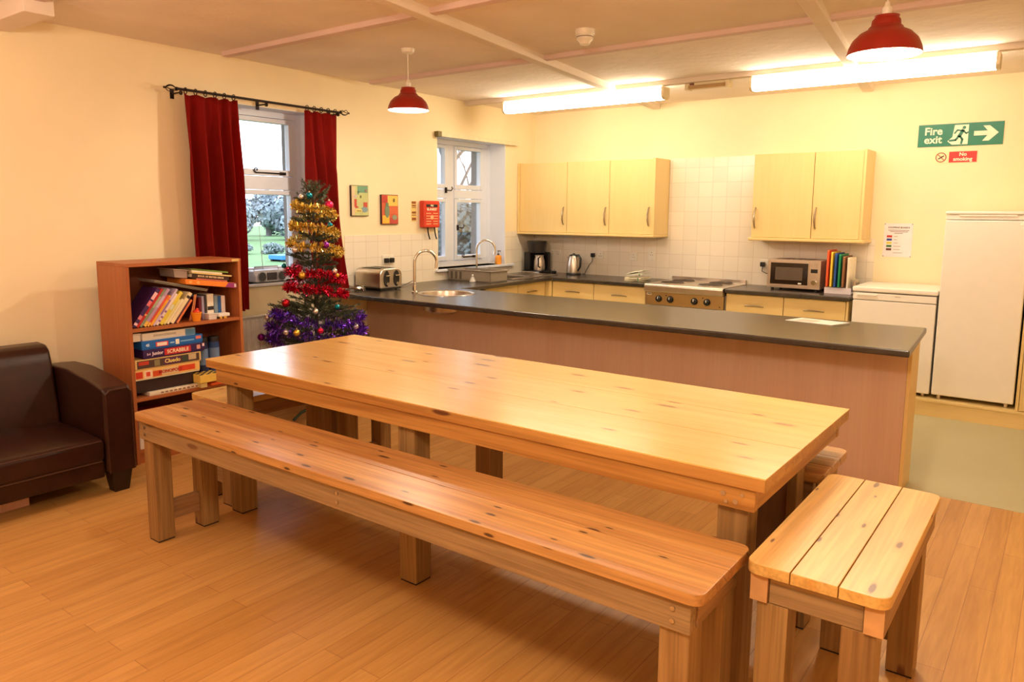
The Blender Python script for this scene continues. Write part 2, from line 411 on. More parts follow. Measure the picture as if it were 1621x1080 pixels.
# a sill wider than the opening needs its two ears only in front of the wall: built as its own board
w1 = window('window_1', W1, -.2, [(-4.085, -3.35)], (1.79, 1.9), None, (W1[0] + .005, W1[1] - .005))
w2 = window('window_2', W2, -.25, [(-1.66, -1.325), (-1.21, -.725)], (1.765, 1.86), None, (W2[0] + .005, W2[1] - .005))
structure('sill_nosing', MB().box(.0065, .045, -1.76, -.44, W2[2] - .024, W2[2] + .002, .006), M['winw'], w2)
def curlstay(y, x, z, L, sgn=1):
    m = MB(); m.box(x, x + .012, y - L / 2, y + L / 2, z - .006, z + .006, .003)
    pts = [(x + .012, y - sgn * L / 2 + sgn * .0 - sgn * .022 * math.sin(a) * (1 - a / 9), z + .022 * (1 - math.cos(a) * (1 - a / 9))) for a in [k * .5 for k in range(12)]]
    m.tube(pts, .005, 6); m.box(x - .012, x + .014, y + sgn * L / 2 - .03, y + sgn * L / 2 + .03, z - .012, z + .012, .003); return m
structure('window_stay', curlstay(-3.60, -.157, 1.925, .26), M['iron'], w1)
structure('window_stay', curlstay(-.98, -.206, 1.125, .20), M['iron'], w2)
for y, z in ((-1.36, 1.85), (-1.17, 1.45)):
    m = MB(); m.box(-.206, -.19, y - .012, y + .012, z - .03, z + .03, .003); m.tube([(-.185, y, z), (-.17, y + .05, z - .005), (-.17, y + .075, z + .02), (-.17, y + .06, z + .035)], .006, 6)
    structure('window_catch', m, M['iron'], w2)

# ------------------------------------------------------------------ OUTSIDE
put('lawn', MB().box(-90, -.51, -60, 80, -.62, -.5), M['lawn'])['kind'] = 'structure'
def crown(seed, c, r, sz, n, leaf):
    # rounded mass of leaf clumps: uneven lobes filled with many small turned leaves
    rd = random.Random(seed); m = MB(); b = m.bm; c = Vector(c); lobes = []
    for k in range(16):
        d = Vector((rd.gauss(0, 1), rd.gauss(0, 1), rd.gauss(0, .8))).normalized()
        lobes.append((c + Vector((d.x * r * .55, d.y * r * .55, d.z * r * sz * .55)), r * rd.uniform(.28, .44)))
    lobes.append((c, r * .6))
    for q, lr in lobes:
        for k in range(n):
            d = Vector((rd.gauss(0, 1), rd.gauss(0, 1), rd.gauss(0, 1))).normalized(); p = q + Vector((d.x, d.y, d.z * sz)) * lr * rd.uniform(.75, 1.02)
            u = d.cross(Vector((rd.gauss(0, 1), rd.gauss(0, 1), rd.gauss(0, 1)))).normalized(); w = (d.cross(u) + d * rd.uniform(-.6, .6)).normalized(); L = leaf * rd.uniform(.6, 1.3)
            if p.z < -.49: p.z = -.49 + L
            b.faces.new([b.verts.new(p + x) for x in (u * L, w * L * .7, u * -L, w * -L * .7)])
    return m
fd = Vector((-.818, .577, 0)); fp = Vector((.577, .818, 0)); base = Vector((5.24, -7.46, 0))
for i, (k, dist, r, lb) in enumerate([(-1.6, 60, 2.3, 'rounded hazy tree beyond the lawn, near row, hidden mostly by the left curtain'), (-.55, 58, 2.3, 'rounded hazy tree beyond the lawn, near row, just past the left curtain'), (.5, 59, 2.35, 'rounded hazy tree beyond the lawn, near row, behind the radio aerial'), (1.55, 60, 2.3, 'rounded hazy tree beyond the lawn, near row, behind the Christmas tree'),
        (-1.15, 67, 2.7, 'taller hazy tree beyond the lawn, far row, by the left curtain'), (.05, 69, 2.6, 'taller hazy tree beyond the lawn, far row, in the middle of the pane'), (1.2, 67, 2.7, 'taller hazy tree beyond the lawn, far row, by the Christmas tree')]):
    p = base + fd * dist + fp * k * 4.8; x, y = p.x, p.y
    t = thing('lawn_tree', lb, 'tree', (x, y, -.5), 0, 'trees beyond the lawn')
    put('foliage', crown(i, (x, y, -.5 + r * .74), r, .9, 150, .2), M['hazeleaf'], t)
    put('tree_trunk', MB().cyl((x, y, -.5), (x, y, r * .5), .25, .18, 10), M['bark'], t)
for i, k in enumerate((-1.45, 0, 1.45)):
    p = base + fd * 39.5 + fp * (k + .25)
    tag(put('lawn_bush', crown(20 + i, (p.x, p.y, -.28), .76, .48, 90, .06), M['bushleaf'], loc=(p.x, p.y, -.5)), ('low hedge bush on the lawn, by the left curtain', 'low hedge bush on the lawn, behind the radio', 'low hedge bush on the lawn, behind the Christmas tree')[i], 'bush', 'bushes on the lawn')
p = base + fd * 33.6 + fp * .75
t = thing('garden_trough', 'bright blue trough on the lawn outside the curtained window', 'trough', (p.x, p.y, -.5))
put('trough_shell', MB().box(p.x - .5, p.x + .5, p.y - .5, p.y + .5, -.42, -.22, .04), M['blueout'], t)
for x in (-.42, .30): put('trough_skid', MB().box(p.x + x, p.x + x + .12, p.y - .45, p.y + .45, -.5, -.4195, .01), M['iron'], t)
for i, (x, y, r, lb) in enumerate([(-6.75, 6.45, 1.5, 'large grey-green bush outside the kitchen window, filling the lower right pane'), (-10.9, 8.6, 1.7, 'grey-green bush outside the kitchen window, behind the mullion')]):
    tag(put('garden_bush', crown(40 + i, (x, y, -.5 + r * .9), r, .88, 330, .075), M['bushleaf'], loc=(x, y, -.5)), lb, 'bush', 'bushes outside the kitchen window')
def bare_tree(x, y, h, seed, lb):
    rd = random.Random(seed); t = thing('bare_tree', lb, 'tree', (x, y, -.5), 0, 'bare trees outside the kitchen window')
    m = MB(); br = MB()
    m.tube([(x, y, -.5), (x + .05, y, h * .25), (x - .05, y + .1, h * .5), (x, y + .1, h)], [.14, .11, .08, .02], 8)
    def grow(p, d, L, r, lev):
        pts = [p]; q = p
        for k in range(4):
            d = (d + Vector((rd.uniform(-.25, .25), rd.uniform(-.25, .25), rd.uniform(-.05, .25)))).normalized(); q = q + d * L / 4; pts.append(q)
            if lev < 3 and k > 0:
                for _ in range(2):
                    grow(q, (d + Vector((rd.uniform(-.9, .9), rd.uniform(-.9, .9), rd.uniform(-.1, .8)))).normalized(), L * .55, r * .5, lev + 1)
        br.tube(pts, [r, r * .8, r * .65, r * .5, r * .3], 5)
    for k in range(7):
        a = rd.uniform(0, 6.28); grow(Vector((x, y + .05, h * (.22 + .1 * k))), Vector((math.cos(a) * .7, math.sin(a) * .7, .8)).normalized(), h * .4, .06, 1)
    put('tree_trunk', m, M['bark'], t); put('branches', br, M['bark'], t)
bare_tree(-10.75, 10.8, 6.2, 3, 'bare grey tree with forked branches, nearest the kitchen window')
bare_tree(-18.0, 12.2, 6.5, 9, 'bare grey tree behind the bushes, further from the kitchen window')

# ------------------------------------------------------------------ DINING TABLE
TX0, TX1, TY0, TY1, TZ = 1.576, 4.562, -5.281, -4.24, .83
t = thing('dining_table', 'large honey-coloured pine dining table in the middle of the room', 'table', ((TX0 + TX1) / 2, (TY0 + TY1) / 2, 0))
m = MB(); ys = [TY0, TY0 + .37, TY0 + .70, TY1]
for a, b in zip(ys, ys[1:]): m.box(TX0, TX1, a + .0012, b - .0012, TZ - .006, TZ, .0014, 2)
put('tabletop', m, M['pine'], t)
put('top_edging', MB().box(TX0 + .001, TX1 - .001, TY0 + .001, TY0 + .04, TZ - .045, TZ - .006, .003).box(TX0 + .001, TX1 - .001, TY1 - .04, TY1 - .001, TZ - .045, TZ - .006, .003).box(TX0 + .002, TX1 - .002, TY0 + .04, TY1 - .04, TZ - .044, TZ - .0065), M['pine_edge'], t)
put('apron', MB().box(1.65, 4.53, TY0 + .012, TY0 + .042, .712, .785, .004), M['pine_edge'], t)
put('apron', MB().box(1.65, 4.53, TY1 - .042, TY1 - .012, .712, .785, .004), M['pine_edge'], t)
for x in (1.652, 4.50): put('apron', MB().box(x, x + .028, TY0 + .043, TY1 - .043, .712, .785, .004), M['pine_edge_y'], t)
for x in (1.692, 2.975, 4.402):
    for y in (TY0 + .043, TY1 - .475):
        lg = put('leg', MB().box(x, x + .098, y, y + .098, 0.006, .711 if y > TY0 + .1 else .784, .005), M['leg'], t)
        put('foot_pad', MB().box(x + .003, x + .095, y + .003, y + .095, 0, .008), M['foot'], lg)
for x in (1.692, 2.975, 4.402): put('bearer', MB().box(x + .02, x + .078, TY0 + .142, TY1 - .043, .7115, .785, .003), M['pine_edge_y'], t)
put('tie_board', MB().box(4.44, 4.468, TY0 + .142, TY1 - .476, .36, .7105, .003), M['darkwood'], t)
put('bolt', MB().cyl((4.43, TY0 + .009, .755), (4.43, TY0 + .013, .755), .008).cyl((4.47, TY0 + .009, .735), (4.47, TY0 + .013, .735), .008).cyl((4.44, TY0 + .009, .73), (4.44, TY0 + .013, .73), .006).cyl((4.49, TY0 + .009, .76), (4.49, TY0 + .013, .76), .006), M['steel'], t)

def rounded_seat(m, x0, x1, y0, y1, z0, z1, nb, axis, rc=.035):
    """board seat: nb boards along an axis, the outer corners rounded"""
    gap = .0009
    if axis == 'x':
        w = (y1 - y0) / nb
        for k in range(nb):
            a, b = y0 + k * w + gap, y0 + (k + 1) * w - gap
            poly = []
            def cor(cx, cy, a0, r):
                if r <= 0: return [(cx, cy)]
                return [(cx + r * math.cos(a0 + i * PI / 8), cy + r * math.sin(a0 + i * PI / 8)) for i in range(5)]
            rl = rc if k == 0 else 0; rh = rc if k == nb - 1 else 0
            poly += cor(x0 + rl, a + rl, PI, rl) + cor(x1 - rl, a + rl, 1.5 * PI, rl) + cor(x1 - rh, b - rh, 0, rh) + cor(x0 + rh, b - rh, .5 * PI, rh)
            m.prism(poly, 'z', z0, z1, .0035, 2)
    else:
        n = MB(); rounded_seat(n, y0, y1, x0, x1, z0, z1, nb, 'x', rc)
        n.xf(Matrix(((0, 1, 0, 0), (1, 0, 0, 0), (0, 0, 1, 0), (0, 0, 0, 1)))); bmesh.ops.reverse_faces(n.bm, faces=n.bm.faces[:])
        s2 = n.bm; me = bpy.data.meshes.new('t'); s2.to_mesh(me); s2.free(); m.bm.from_mesh(me); bpy.data.meshes.remove(me)
    return m

def bench(label, x0, x1, y0, y1, zt, axis, nb, group):
    t = thing('bench', label, 'bench', ((x0 + x1) / 2, (y0 + y1) / 2, 0), 0, group)
    zs = zt - .034
    put('seat', rounded_seat(MB(), x0, x1, y0, y1, zs, zt, nb, axis), M['seat'] if axis == 'x' else M['seat_y'], t)
    L = .088
    if axis == 'x':
        ax0, ax1 = x0 + .025, x1 - .035
        put('apron', MB().box(ax0, ax1, y0 + .018, y0 + .058, zs - .094, zs, .004), M['rough_x'], t)
        put('apron', MB().box(ax0, ax1, y1 - .058, y1 - .018, zs - .094, zs, .004), M['rough_x'], t)
        for xx in (x0 + .03, x1 - .06): put('cross_rail', MB().box(xx, xx + .03, y0 + .059, y1 - .059, zs - .085, zs, .004), M['rough_y'], t)
        for xx in (x0 + .04, x1 - .04 - L):
            ya, yb = y0 + .03, y1 - .022 - L
            for yy in (ya, yb):
                lg = put('leg', MB().box(xx, xx + L, yy, yy + L, .006, zs - .094, .004), M['leg'], t)
                put('foot_pad', MB().box(xx + .003, xx + L - .003, yy + .003, yy + L - .003, 0, .008), M['foot'], lg)
            put('stretcher', MB().box(xx + .028, xx + .06, ya + L, yb, .085, .185, .004), M['rough_y'], t)
        b = MB()
        for xx in (ax0 + .06, ax1 - .05, ax0 + 1.45):
            for zz in (.03, .065): b.cyl((xx, y0 + .014, zs - zz), (xx, y0 + .019, zs - zz), .007, n=10)
        put('bolt', b, M['steel'], t)
    else:
        put('apron', MB().box(x0 + .012, x0 + .062, y0 + .02, y1 - .02, zs - .085, zs, .004), M['rough_y'], t)
        put('apron', MB().box(x1 - .062, x1 - .012, y0 + .02, y1 - .02, zs - .085, zs, .004), M['rough_y'], t)
        for xx in (x0 + .013, x1 - .061): tag(put('end_grain', MB().box(xx, xx + .048, y0 + .0185, y0 + .0205, zs - .083, zs - .002), M['endgrain'], t), 'orange sawn end grain of a side apron')
        for yy in (y0 + .028, y1 - .062): put('cross_rail', MB().box(x0 + .063, x1 - .063, yy, yy + .034, zs - .085, zs, .004), M['rough_x'], t)
        for yy in (y0 + .03, y1 - .03 - L):
            for xx in (x0 + .03, x1 - .03 - L):
                lg = put('leg', MB().box(xx, xx + L, yy, yy + L, .006, zs - .086, .004), M['leg'], t)
                put('foot_pad', MB().box(xx + .003, xx + L - .003, yy + .003, yy + L - .003, 0, .008), M['foot'], lg)
            put('stretcher', MB().box(x0 + .03 + L, x1 - .03 - L, yy + .03, yy + .06, .1, .2, .004), M['rough_x'], t)
    return t
bench('long dark-knotted pine bench in front of the table, nearest the camera', 1.655, 4.555, -5.725, -5.345, .643, 'x', 2, 'benches around the table')
bench('long pine bench behind the table, between it and the kitchen counter', 1.74, 4.56, -4.60, -4.19, .645, 'x', 3, 'benches around the table')
bench('short three-plank pine bench at the right end of the table', 4.572, 4.945, -5.46, -4.545, .648, 'y', 3, 'benches around the table')
bench('short pine bench at the left end of the table, in front of the bookcase', 1.335, 1.688, -5.245, -4.36, .60, 'y', 3, 'benches around the table')

# ------------------------------------------------------------------ SOFA
t = thing('sofa', 'dark brown leather sofa with flat square arm fronts against the left wall', 'sofa', (.5, -6.3, 0))
SY0, SY1 = -7.25, -5.375
def arm(y0, y1):
    prof = [(.03, .13), (.945, .13), (.945, .60), (.92, .618), (.75, .65), (.5, .675), (.28, .672), (.1, .645), (.03, .60)]
    o = put('arm', MB().prism(prof, 'y', y0, y1, .018, 3), M['leather'], t)
    put('arm_front', MB().prism([(y0 + .004, .12), (y1 - .004, .12), (y1 - .004, .585), (y1 - .03, .607), (y0 + .03, .607), (y0 + .004, .585)], 'x', .944, .958, .006, 2), M['leather'], o)
    put('seam', MB().tube([(.958, y0 + .008, .13), (.958, y0 + .008, .58), (.958, y0 + .032, .604), (.958, y1 - .032, .604), (.958, y1 - .008, .58), (.958, y1 - .008, .13)], .004, 6), M['piping'], o)
arm(-5.535, SY1); arm(SY0, SY0 + .16)
put('seat_base', MB().box(.06, .93, SY0 + .16, -5.538, .10, .205, .015), M['leather'], t)
# cushion with a soft crown
def cushion(x0, x1, y0, y1, z0, z1, crown, nx=10, ny=18):
    b = bmesh.new(); bmesh.ops.create_cube(b, size=1)
    for v in b.verts: v.co = Vector(((x0 + x1) / 2 + v.co.x * (x1 - x0), (y0 + y1) / 2 + v.co.y * (y1 - y0), (z0 + z1) / 2 + v.co.z * (z1 - z0)))
    bmesh.ops.bevel(b, geom=b.edges[:], offset=.03, segments=4, profile=.5, affect='EDGES')
    bmesh.ops.subdivide_edges(b, edges=[e for e in b.edges if e.calc_length() > .2], cuts=8, use_grid_fill=True)
    for v in b.verts:
        u = (v.co.x - x0) / (x1 - x0); w = (v.co.y - y0) / (y1 - y0)
        if v.co.z > (z0 + z1) / 2: v.co.z += crown * math.sin(PI * min(max(u, 0), 1)) * (math.sin(PI * min(max(w, 0), 1)) ** .4)
    m = MB(); m._merge(b); return m
ym = (-5.54 + SY0 + .16) / 2
cu = put('seat_cushion', cushion(.30, .955, ym + .004, -5.54, .2, .335, .03), M['leather'], t)
put('seam', MB().tube([(.957, ym + .03, .325), (.957, -5.565, .325)], .004, 6).tube([(.957, ym + .03, .208), (.957, -5.565, .208)], .004, 6), M['piping'], cu)
cu = put('seat_cushion', cushion(.30, .955, SY0 + .165, ym - .004, .2, .335, .03), M['leather'], t)
back_prof = [(.05, .2), (.42, .3), (.40, .45), (.355, .70), (.33, .775), (.29, .805), (.20, .81), (.09, .79), (.05, .72)]
put('backrest', MB().prism(back_prof, 'y', ym + .003, -5.545, .022, 3), M['leather'], t)
put('backrest', MB().prism(back_prof, 'y', SY0 + .17, ym - .003, .022, 3), M['leather'], t)
for x, y in ((.9, -5.455), (.9, SY0 + .09), (.1, -5.455), (.1, SY0 + .09)):
    put('leg', MB().box(x - .05, x + .05, y - .06, y + .06, 0, .131, .004, taper=.7), M['legdark'], t)
o = put('magazine_pile', MB().box(.55, .76, -6.32, -5.875, 0, .045, .004), col(226, 176, 160), loc=(.65, -6.1, 0))
tag(o, 'pale pink pile of magazines on the floor under the sofa', 'magazines')

# ------------------------------------------------------------------ BOOKCASE
BX0, BX1, BY0, BY1, BZ = .20, .575, -5.185, -4.385, 1.285
t = thing('bookcase', 'reddish-brown wooden bookcase under the left curtain', 'bookcase', ((BX0 + BX1) / 2, (BY0 + BY1) / 2, 0))
put('side_panel', MB().box(BX0, BX1, BY0, BY0 + .022, 0, BZ - .022, .0015), M['shelfw'], t)
put('side_panel', MB().box(BX0, BX1, BY1 - .022, BY1, 0, BZ - .022, .0015), M['shelfw'], t)
put('top_board', MB().box(BX0, BX1 + .002, BY0, BY1, BZ - .022, BZ, .0015), M['shelfw_h'], t)
for z in (.852, .405, .07): put('shelf_board', MB().box(BX0 + .013, BX1 - .004, BY0 + .0225, BY1 - .0225, z, z + .022, .001), M['shelfw_h'], t)
put('back_panel', MB().box(BX0 + .002, BX0 + .012, BY0 + .023, BY1 - .023, .01, BZ - .023), M['shelfback'], t)
put('plinth', MB().box(BX1 - .03, BX1 - .015, BY0 + .023, BY1 - .023, 0, .069), M['shelfw_h'], t)
tag(put('price_tag', MB().box(BX1 + .002, BX1 + .0035, -4.455, -4.40, BZ - .02, BZ - .003), col(214, 176, 104), t), 'small yellowish sticker')

# -- leaning books: each lies in the y-z plane, spine towards the room
def book(name, label, group, y0, z0, y1, z1, thick, H, spine, pages=(236, 222, 196), depth=.2, xf=.545, bands=(), cat='book', txt=None):
    """spine runs from (y0,z0) to (y1,z1) on the front; thick across; cover + pages"""
    ang = math.atan2(y1 - y0, z1 - z0)           # lean towards +y
    L = math.hypot(y1 - y0, z1 - z0)
    t = bpy.data.objects.new(name, None); C.objects.link(t); t.location = (xf - depth / 2, y0, z0 + thick * math.sin(abs(ang)) + .0003); t.rotation_euler = (-ang, 0, 0); t.empty_display_size = .05
    tag(t, label, cat, group)
    d = depth / 2
    c = MB().box(-d, d, 0, .0025, 0, L, .0006, 1).box(-d, d, thick - .0025, thick, 0, L, .0006, 1).box(d - .0025, d, .0025, thick - .0025, 0, L)
    cov = put('cover', c, col(*spine), t, local=True)
    put('pages', MB().box(-d + .006, d - .003, .0027, thick - .0027, .003, L - .003), col(*pages, .8), t, local=True)
    for (f0, f1, cc) in bands:
        put('spine_band', MB().box(d, d + .0006, .0015, thick - .0015, L * f0, L * f1), col(*cc), cov, local=True)
    if txt:
        mm = text_mb(txt, thick * .75, Matrix.Translation((d + .0003, thick / 2, L * .55)) @ Matrix.Rotation(PI / 2, 4, 'Y') @ Matrix.Rotation(PI / 2, 4, 'Z') @ Matrix.Rotation(PI, 4, 'Z'), .0004)
        put('lettering', mm, col(240, 220, 200), cov, local=True)
    return t
G = 'leaning books on the top shelf'
ZS = .8745
lean = math.atan2(.195, .225)
bk = [ # y at foot, length, thickness, colour, label, bands
    (-5.150, .290, .026, (70, 34, 92), 'thick dark purple book with pink spine lettering, leftmost of the leaning row', [(.05, .11, (238, 190, 200)), (.2, .3, (226, 130, 140)), (.55, .68, (228, 120, 130)), (.72, .9, (244, 190, 200))], .80),
    (-5.114, .290, .016, (196, 36, 34), 'bright red thin book leaning against the purple one', [(.3, .34, (240, 180, 120))], .80),
    (-5.092, .286, .017, (136, 146, 116), 'grey-green book between the bright red and the lilac book', [(.5, .8, (170, 176, 140))], .78),
    (-5.069, .285, .022, (182, 150, 186), 'lilac leaning book with a yellow foot on its spine', [(0, .13, (236, 190, 70)), (.5, .8, (206, 180, 206))], .76),
    (-5.041, .236, .015, (222, 84, 66), 'short coral-red book leaning beside the orange-yellow one', [(0, .12, (240, 190, 80))], .74),
    (-5.021, .230, .017, (240, 172, 52), 'short orange-yellow book in the leaning row', [(.85, .95, (236, 120, 60))], .74),
    (-4.999, .280, .014, (206, 184, 212), 'tall thin pale lilac book in the middle of the leaning row', [(.3, .7, (150, 110, 160))], .70),
    (-4.979, .240, .018, (240, 220, 214), 'whitish book with purple dots beside the pale lilac one', [(.1, .16, (150, 100, 160)), (.22, .28, (150, 100, 160)), (.4, .46, (150, 100, 160))], .68),
    (-4.955, .250, .024, (232, 206, 72), 'bright yellow book in the leaning row', [(.45, .6, (220, 220, 190))], .60),
    (-4.924, .190, .016, (234, 218, 140), 'short pale yellow book leaning beside the bright yellow one', [], .56),
    (-4.901, .190, .018, (238, 222, 186), 'short cream book between the pale yellow and the large cream book', [], .52),
    (-4.876, .236, .026, (242, 220, 178), 'large cream book with a dark mark near the top of its spine', [(.82, .9, (60, 44, 40))], .50),
    (-4.842, .190, .012, (96, 50, 62), 'thin dark maroon booklet leaning behind the cream book', [], .48),
    (-4.822, .180, .014, (232, 122, 66), 'thin orange book leaning last before the toy pot', [(.0, .2, (240, 140, 90))], .46),
]
yb = -5.1615; ln = .655
for (y, L, th, c, lb, bands, _) in bk:
    th *= .95
    yb += th * math.sin(ln) * math.tan(ln)
    book('leaning_book', lb, G, yb, ZS, yb + L * math.sin(ln), ZS + L * math.cos(ln), th, L, c, bands=bands, depth=.19)
    yb += th * math.cos(ln) + .0006
# upright ones on the right
ub = [(-4.668, .15, .018, (112, 24, 38), 'dark red upright book behind the orange toy pot'), (-4.647, .16, .018, (166, 156, 186), 'greyish lilac upright book right of the dark red one'), (-4.626, .165, .014, (58, 48, 52), 'thin black upright book left of the thick white one'),
      (-4.606, .17, .048, (236, 224, 206), 'thick white upright book with a small black mark'), (-4.553, .155, .026, (126, 146, 164), 'grey-blue upright book right of the thick white one'), (-4.525, .15, .022, (36, 92, 160), 'deep blue upright book right of the grey-blue one'), (-4.500, .15, .03, (238, 222, 218), 'pinkish white upright book, last on the right')]
for (y, L, th, c, lb) in ub:
    book('upright_book', lb, 'upright books on the top shelf', y, ZS, y, ZS + L, th, L, c, depth=.17, xf=.50, bands=[(.35, .5, (40, 36, 40))] if c[0] == 236 else ())
# things lying on top
t = thing('newspaper', 'folded grey newspaper lying across the tops of the leaning books', 'newspaper', (.43, -4.8, 1.09))
n = MB()
for k in range(3): n.prism([(-4.985, 1.155 + k * .006), (-4.62, 1.068 + k * .006), (-4.62, 1.072 + k * .006), (-4.985, 1.159 + k * .006)], 'x', .34 - k * .01, .53 + k * .006, .001, 1)
put('sheets', n, col(176, 170, 156, .8), t)
put('print', MB().prism([(-4.96, 1.1654), (-4.82, 1.132), (-4.82, 1.1328), (-4.96, 1.1662)], 'x', .40, .53), col(120, 116, 110, .8), t)
t = thing('puzzle_box', 'flat orange puzzle box with a purple end lying on the books', 'box', (.44, -4.57, 1.07))
put('box_lid', MB().prism([(-4.79, 1.130), (-4.412, 1.077), (-4.412, 1.113), (-4.79, 1.166)], 'x', .33, .56, .002, 1), col(238, 134, 42), t)
put('end_print', MB().prism([(-4.50, 1.0905), (-4.413, 1.0785), (-4.413, 1.112), (-4.475, 1.1205)], 'x', .560, .5612), col(146, 44, 116), t)
put('white_label', MB().prism([(-4.432, 1.086), (-4.416, 1.084), (-4.416, 1.107), (-4.432, 1.109)], 'x', .5612, .5618), col(240, 220, 224), t)
put('ring_print', MB().prism([(-4.755 + .013 * math.cos(a * PI / 6), 1.143 + .012 * math.sin(a * PI / 6)) for a in range(12)], 'x', .560, .561).prism([(-4.70 + .013 * math.cos(a * PI / 6), 1.1345 + .012 * math.sin(a * PI / 6)) for a in range(12)], 'x', .560, .561), col(246, 172, 84), t)
def flatbook(name, lb, y0, y1, x0, x1, z0, z1, c, tilt=-.085, txt=None, cat='book'):
    t = bpy.data.objects.new(name, None); C.objects.link(t); t.location = ((x0 + x1) / 2, y0, z0); t.rotation_euler = (tilt, 0, 0); tag(t, lb, cat, 'books stacked flat on the top shelf'); t.empty_display_size = .05
    X = (x1 - x0) / 2; L = y1 - y0; H = z1 - z0
    cv = put('cover', MB().box(-X, X, 0, L, 0, .003, .0006, 1).box(-X, X, 0, L, H - .003, H, .0006, 1).box(X - .003, X, 0, L, .003, H - .003), col(*c), t, local=True)
    put('pages', MB().box(-X + .005, X - .0035, .004, L - .004, .0032, H - .0032), col(238, 226, 200, .8), t, local=True)
    if txt:
        put('lettering', text_mb(txt, H * .62, face_left(X + .0004, L / 2, H / 2), .0004, .0004), col(236, 206, 160), cv, local=True)
    return t
flatbook('flat_book', 'thin pink book lying under the dark bird book', -4.70, -4.47, .36, .54, 1.155, 1.165, (226, 136, 120), -.139)
flatbook('bird_book', 'dark brown book with gold lettering in the flat stack', -4.735, -4.46, .34, .545, 1.1702, 1.1982, (62, 36, 28), -.139, 'BOOK OF BRITISH BIRDS')
flatbook('flat_book', 'thin cream book lying on the dark bird book', -4.735, -4.44, .34, .55, 1.1990, 1.2085, (236, 206, 138), -.139)
flatbook('flat_book', 'thin white book lying below the green and blue one', -4.735, -4.51, .34, .545, 1.2092, 1.2205, (240, 228, 206), -.139)
flatbook('flat_book', 'topmost green and blue book of the flat stack', -4.735, -4.46, .35, .54, 1.2212, 1.232, (122, 150, 62), -.139)
t = thing('storage_tub', 'grey plastic tub lying left of the flat books on the top shelf', 'tub', (.42, -4.80, 1.15))
put('tub_body', MB().prism([(-4.84, 1.176), (-4.75, 1.163), (-4.748, 1.214), (-4.845, 1.226)], 'x', .33, .52, .006, 2), col(176, 158, 152), t)
put('tub_rim', MB().prism([(-4.852, 1.226), (-4.742, 1.2145), (-4.742, 1.222), (-4.852, 1.234)], 'x', .325, .528, .002, 1), col(206, 188, 180), t)
t = thing('toy_pot', 'small orange plastic pot with a red toy in it on the top shelf', 'pot', (.535, -4.71, ZS))
put('pot_shell', MB().lathe([(.0, ZS), (.024, ZS), (.033, ZS + .05), (.036, ZS + .052), (.036, ZS + .06), (.032, ZS + .06), (.028, ZS + .03), (.0, ZS + .03)], .535, -4.71, 20), col(244, 148, 30), t)
put('toy', MB().ball((.535, -4.71, ZS + .06), .022, 1, 1, .8).ball((.532, -4.702, ZS + .078), .01), col(222, 60, 30), t)
t = thing('pencil_bunch', 'three pale orange sticks leaning behind the toy pot', 'sticks', (.48, -4.70, ZS))
for a, b in ((-4.735, -4.683), (-4.725, -4.69), (-4.715, -4.678)): put('stick', MB().cyl((.49, a, ZS + .002), (.49, b, ZS + .175), .004, n=8), col(236, 150, 96), t)
t = thing('clear_box', 'small clear plastic box in front of the thick white book', 'box', (.53, -4.60, ZS))
put('box_body', MB().box(.50, .56, -4.632, -4.575, ZS, ZS + .036, .003), col(226, 212, 206, .25), t)
put('box_lid', MB().box(.498, .562, -4.634, -4.573, ZS + .0365, ZS + .042, .002), col(240, 228, 220, .25), t)
t = thing('white_tray', 'small white tray with yellow pieces in front of the blue books', 'tray', (.54, -4.52, ZS))
put('tray_body', MB().box(.51, .565, -4.562, -4.478, ZS + .014, ZS + .036, .003), col(242, 232, 222), t)
put('yellow_piece', MB().box(.55, .562, -4.55, -4.535, ZS, ZS + .014, .002).box(.55, .562, -4.52, -4.5, ZS, ZS + .014, .002), col(230, 180, 60), t)

# -- games on the middle shelf
def gamebox(name, lb, y0, y1, z0, z1, c, x0=.25, x1=.55, prints=(), txts=(), bottom=None):
    t = thing(name, lb, 'board game', ((x0 + x1) / 2, (y0 + y1) / 2, z0), 0, 'board games stacked on the middle shelf')
    H = z1 - z0
    lid = put('box_lid', MB().box(x0, x1, y0, y1, z0 + H * .12, z1, .003, 2), col(*c), t)
    put('box_base', MB().box(x0 + .003, x1 - .003, y0 + .003, y1 - .003, z0, z0 + H * .12), col(*(bottom or c)), t)
    for q, (a, b, f0, f1, cc) in enumerate(prints):
        put('print', MB().box(x1, x1 + .0005 + .00012 * q, y0 + (y1 - y0) * a, y0 + (y1 - y0) * b, z0 + H * f0, z0 + H * f1), col(*cc), lid)
    for (s, pos, size, cc, zz) in txts:
        put('lettering', text_mb(s, size, face_left(x1 + .0022, y0 + (y1 - y0) * pos, z0 + H * zz), .0005, .0008), col(*cc), lid)
    return t
ZG = .4272
gamebox('flat_game', 'long flat cream game box at the bottom of the stack', -5.075, -4.70, ZG, ZG + .024, (238, 222, 194), .30, .565, [(.2 + .08 * k, .25 + .08 * k, .3, .7, (150, 110, 90)) for k in range(9)])
gamebox('dark_game', 'plain dark brown box under the orange and red game', -5.155, -4.75, ZG + .025, ZG + .108, (50, 30, 26), .24, .535)
gamebox('property_game', 'orange and red property trading game box in the stack', -5.158, -4.712, ZG + .109, ZG + .174, (240, 190, 110), .24, .55,
        [(.02, .12, .2, .85, (214, 56, 30)), (.14, .26, .15, .9, (248, 214, 180)), (.17, .23, .3, .75, (222, 70, 40)), (.27, .4, .2, .75, (222, 82, 36)), (.4, .66, .25, .85, (226, 200, 150)), (.66, .92, .3, .85, (220, 70, 32))],
        [('MONOPOLY', .535, .029, (192, 40, 40), .55)], (244, 226, 190))
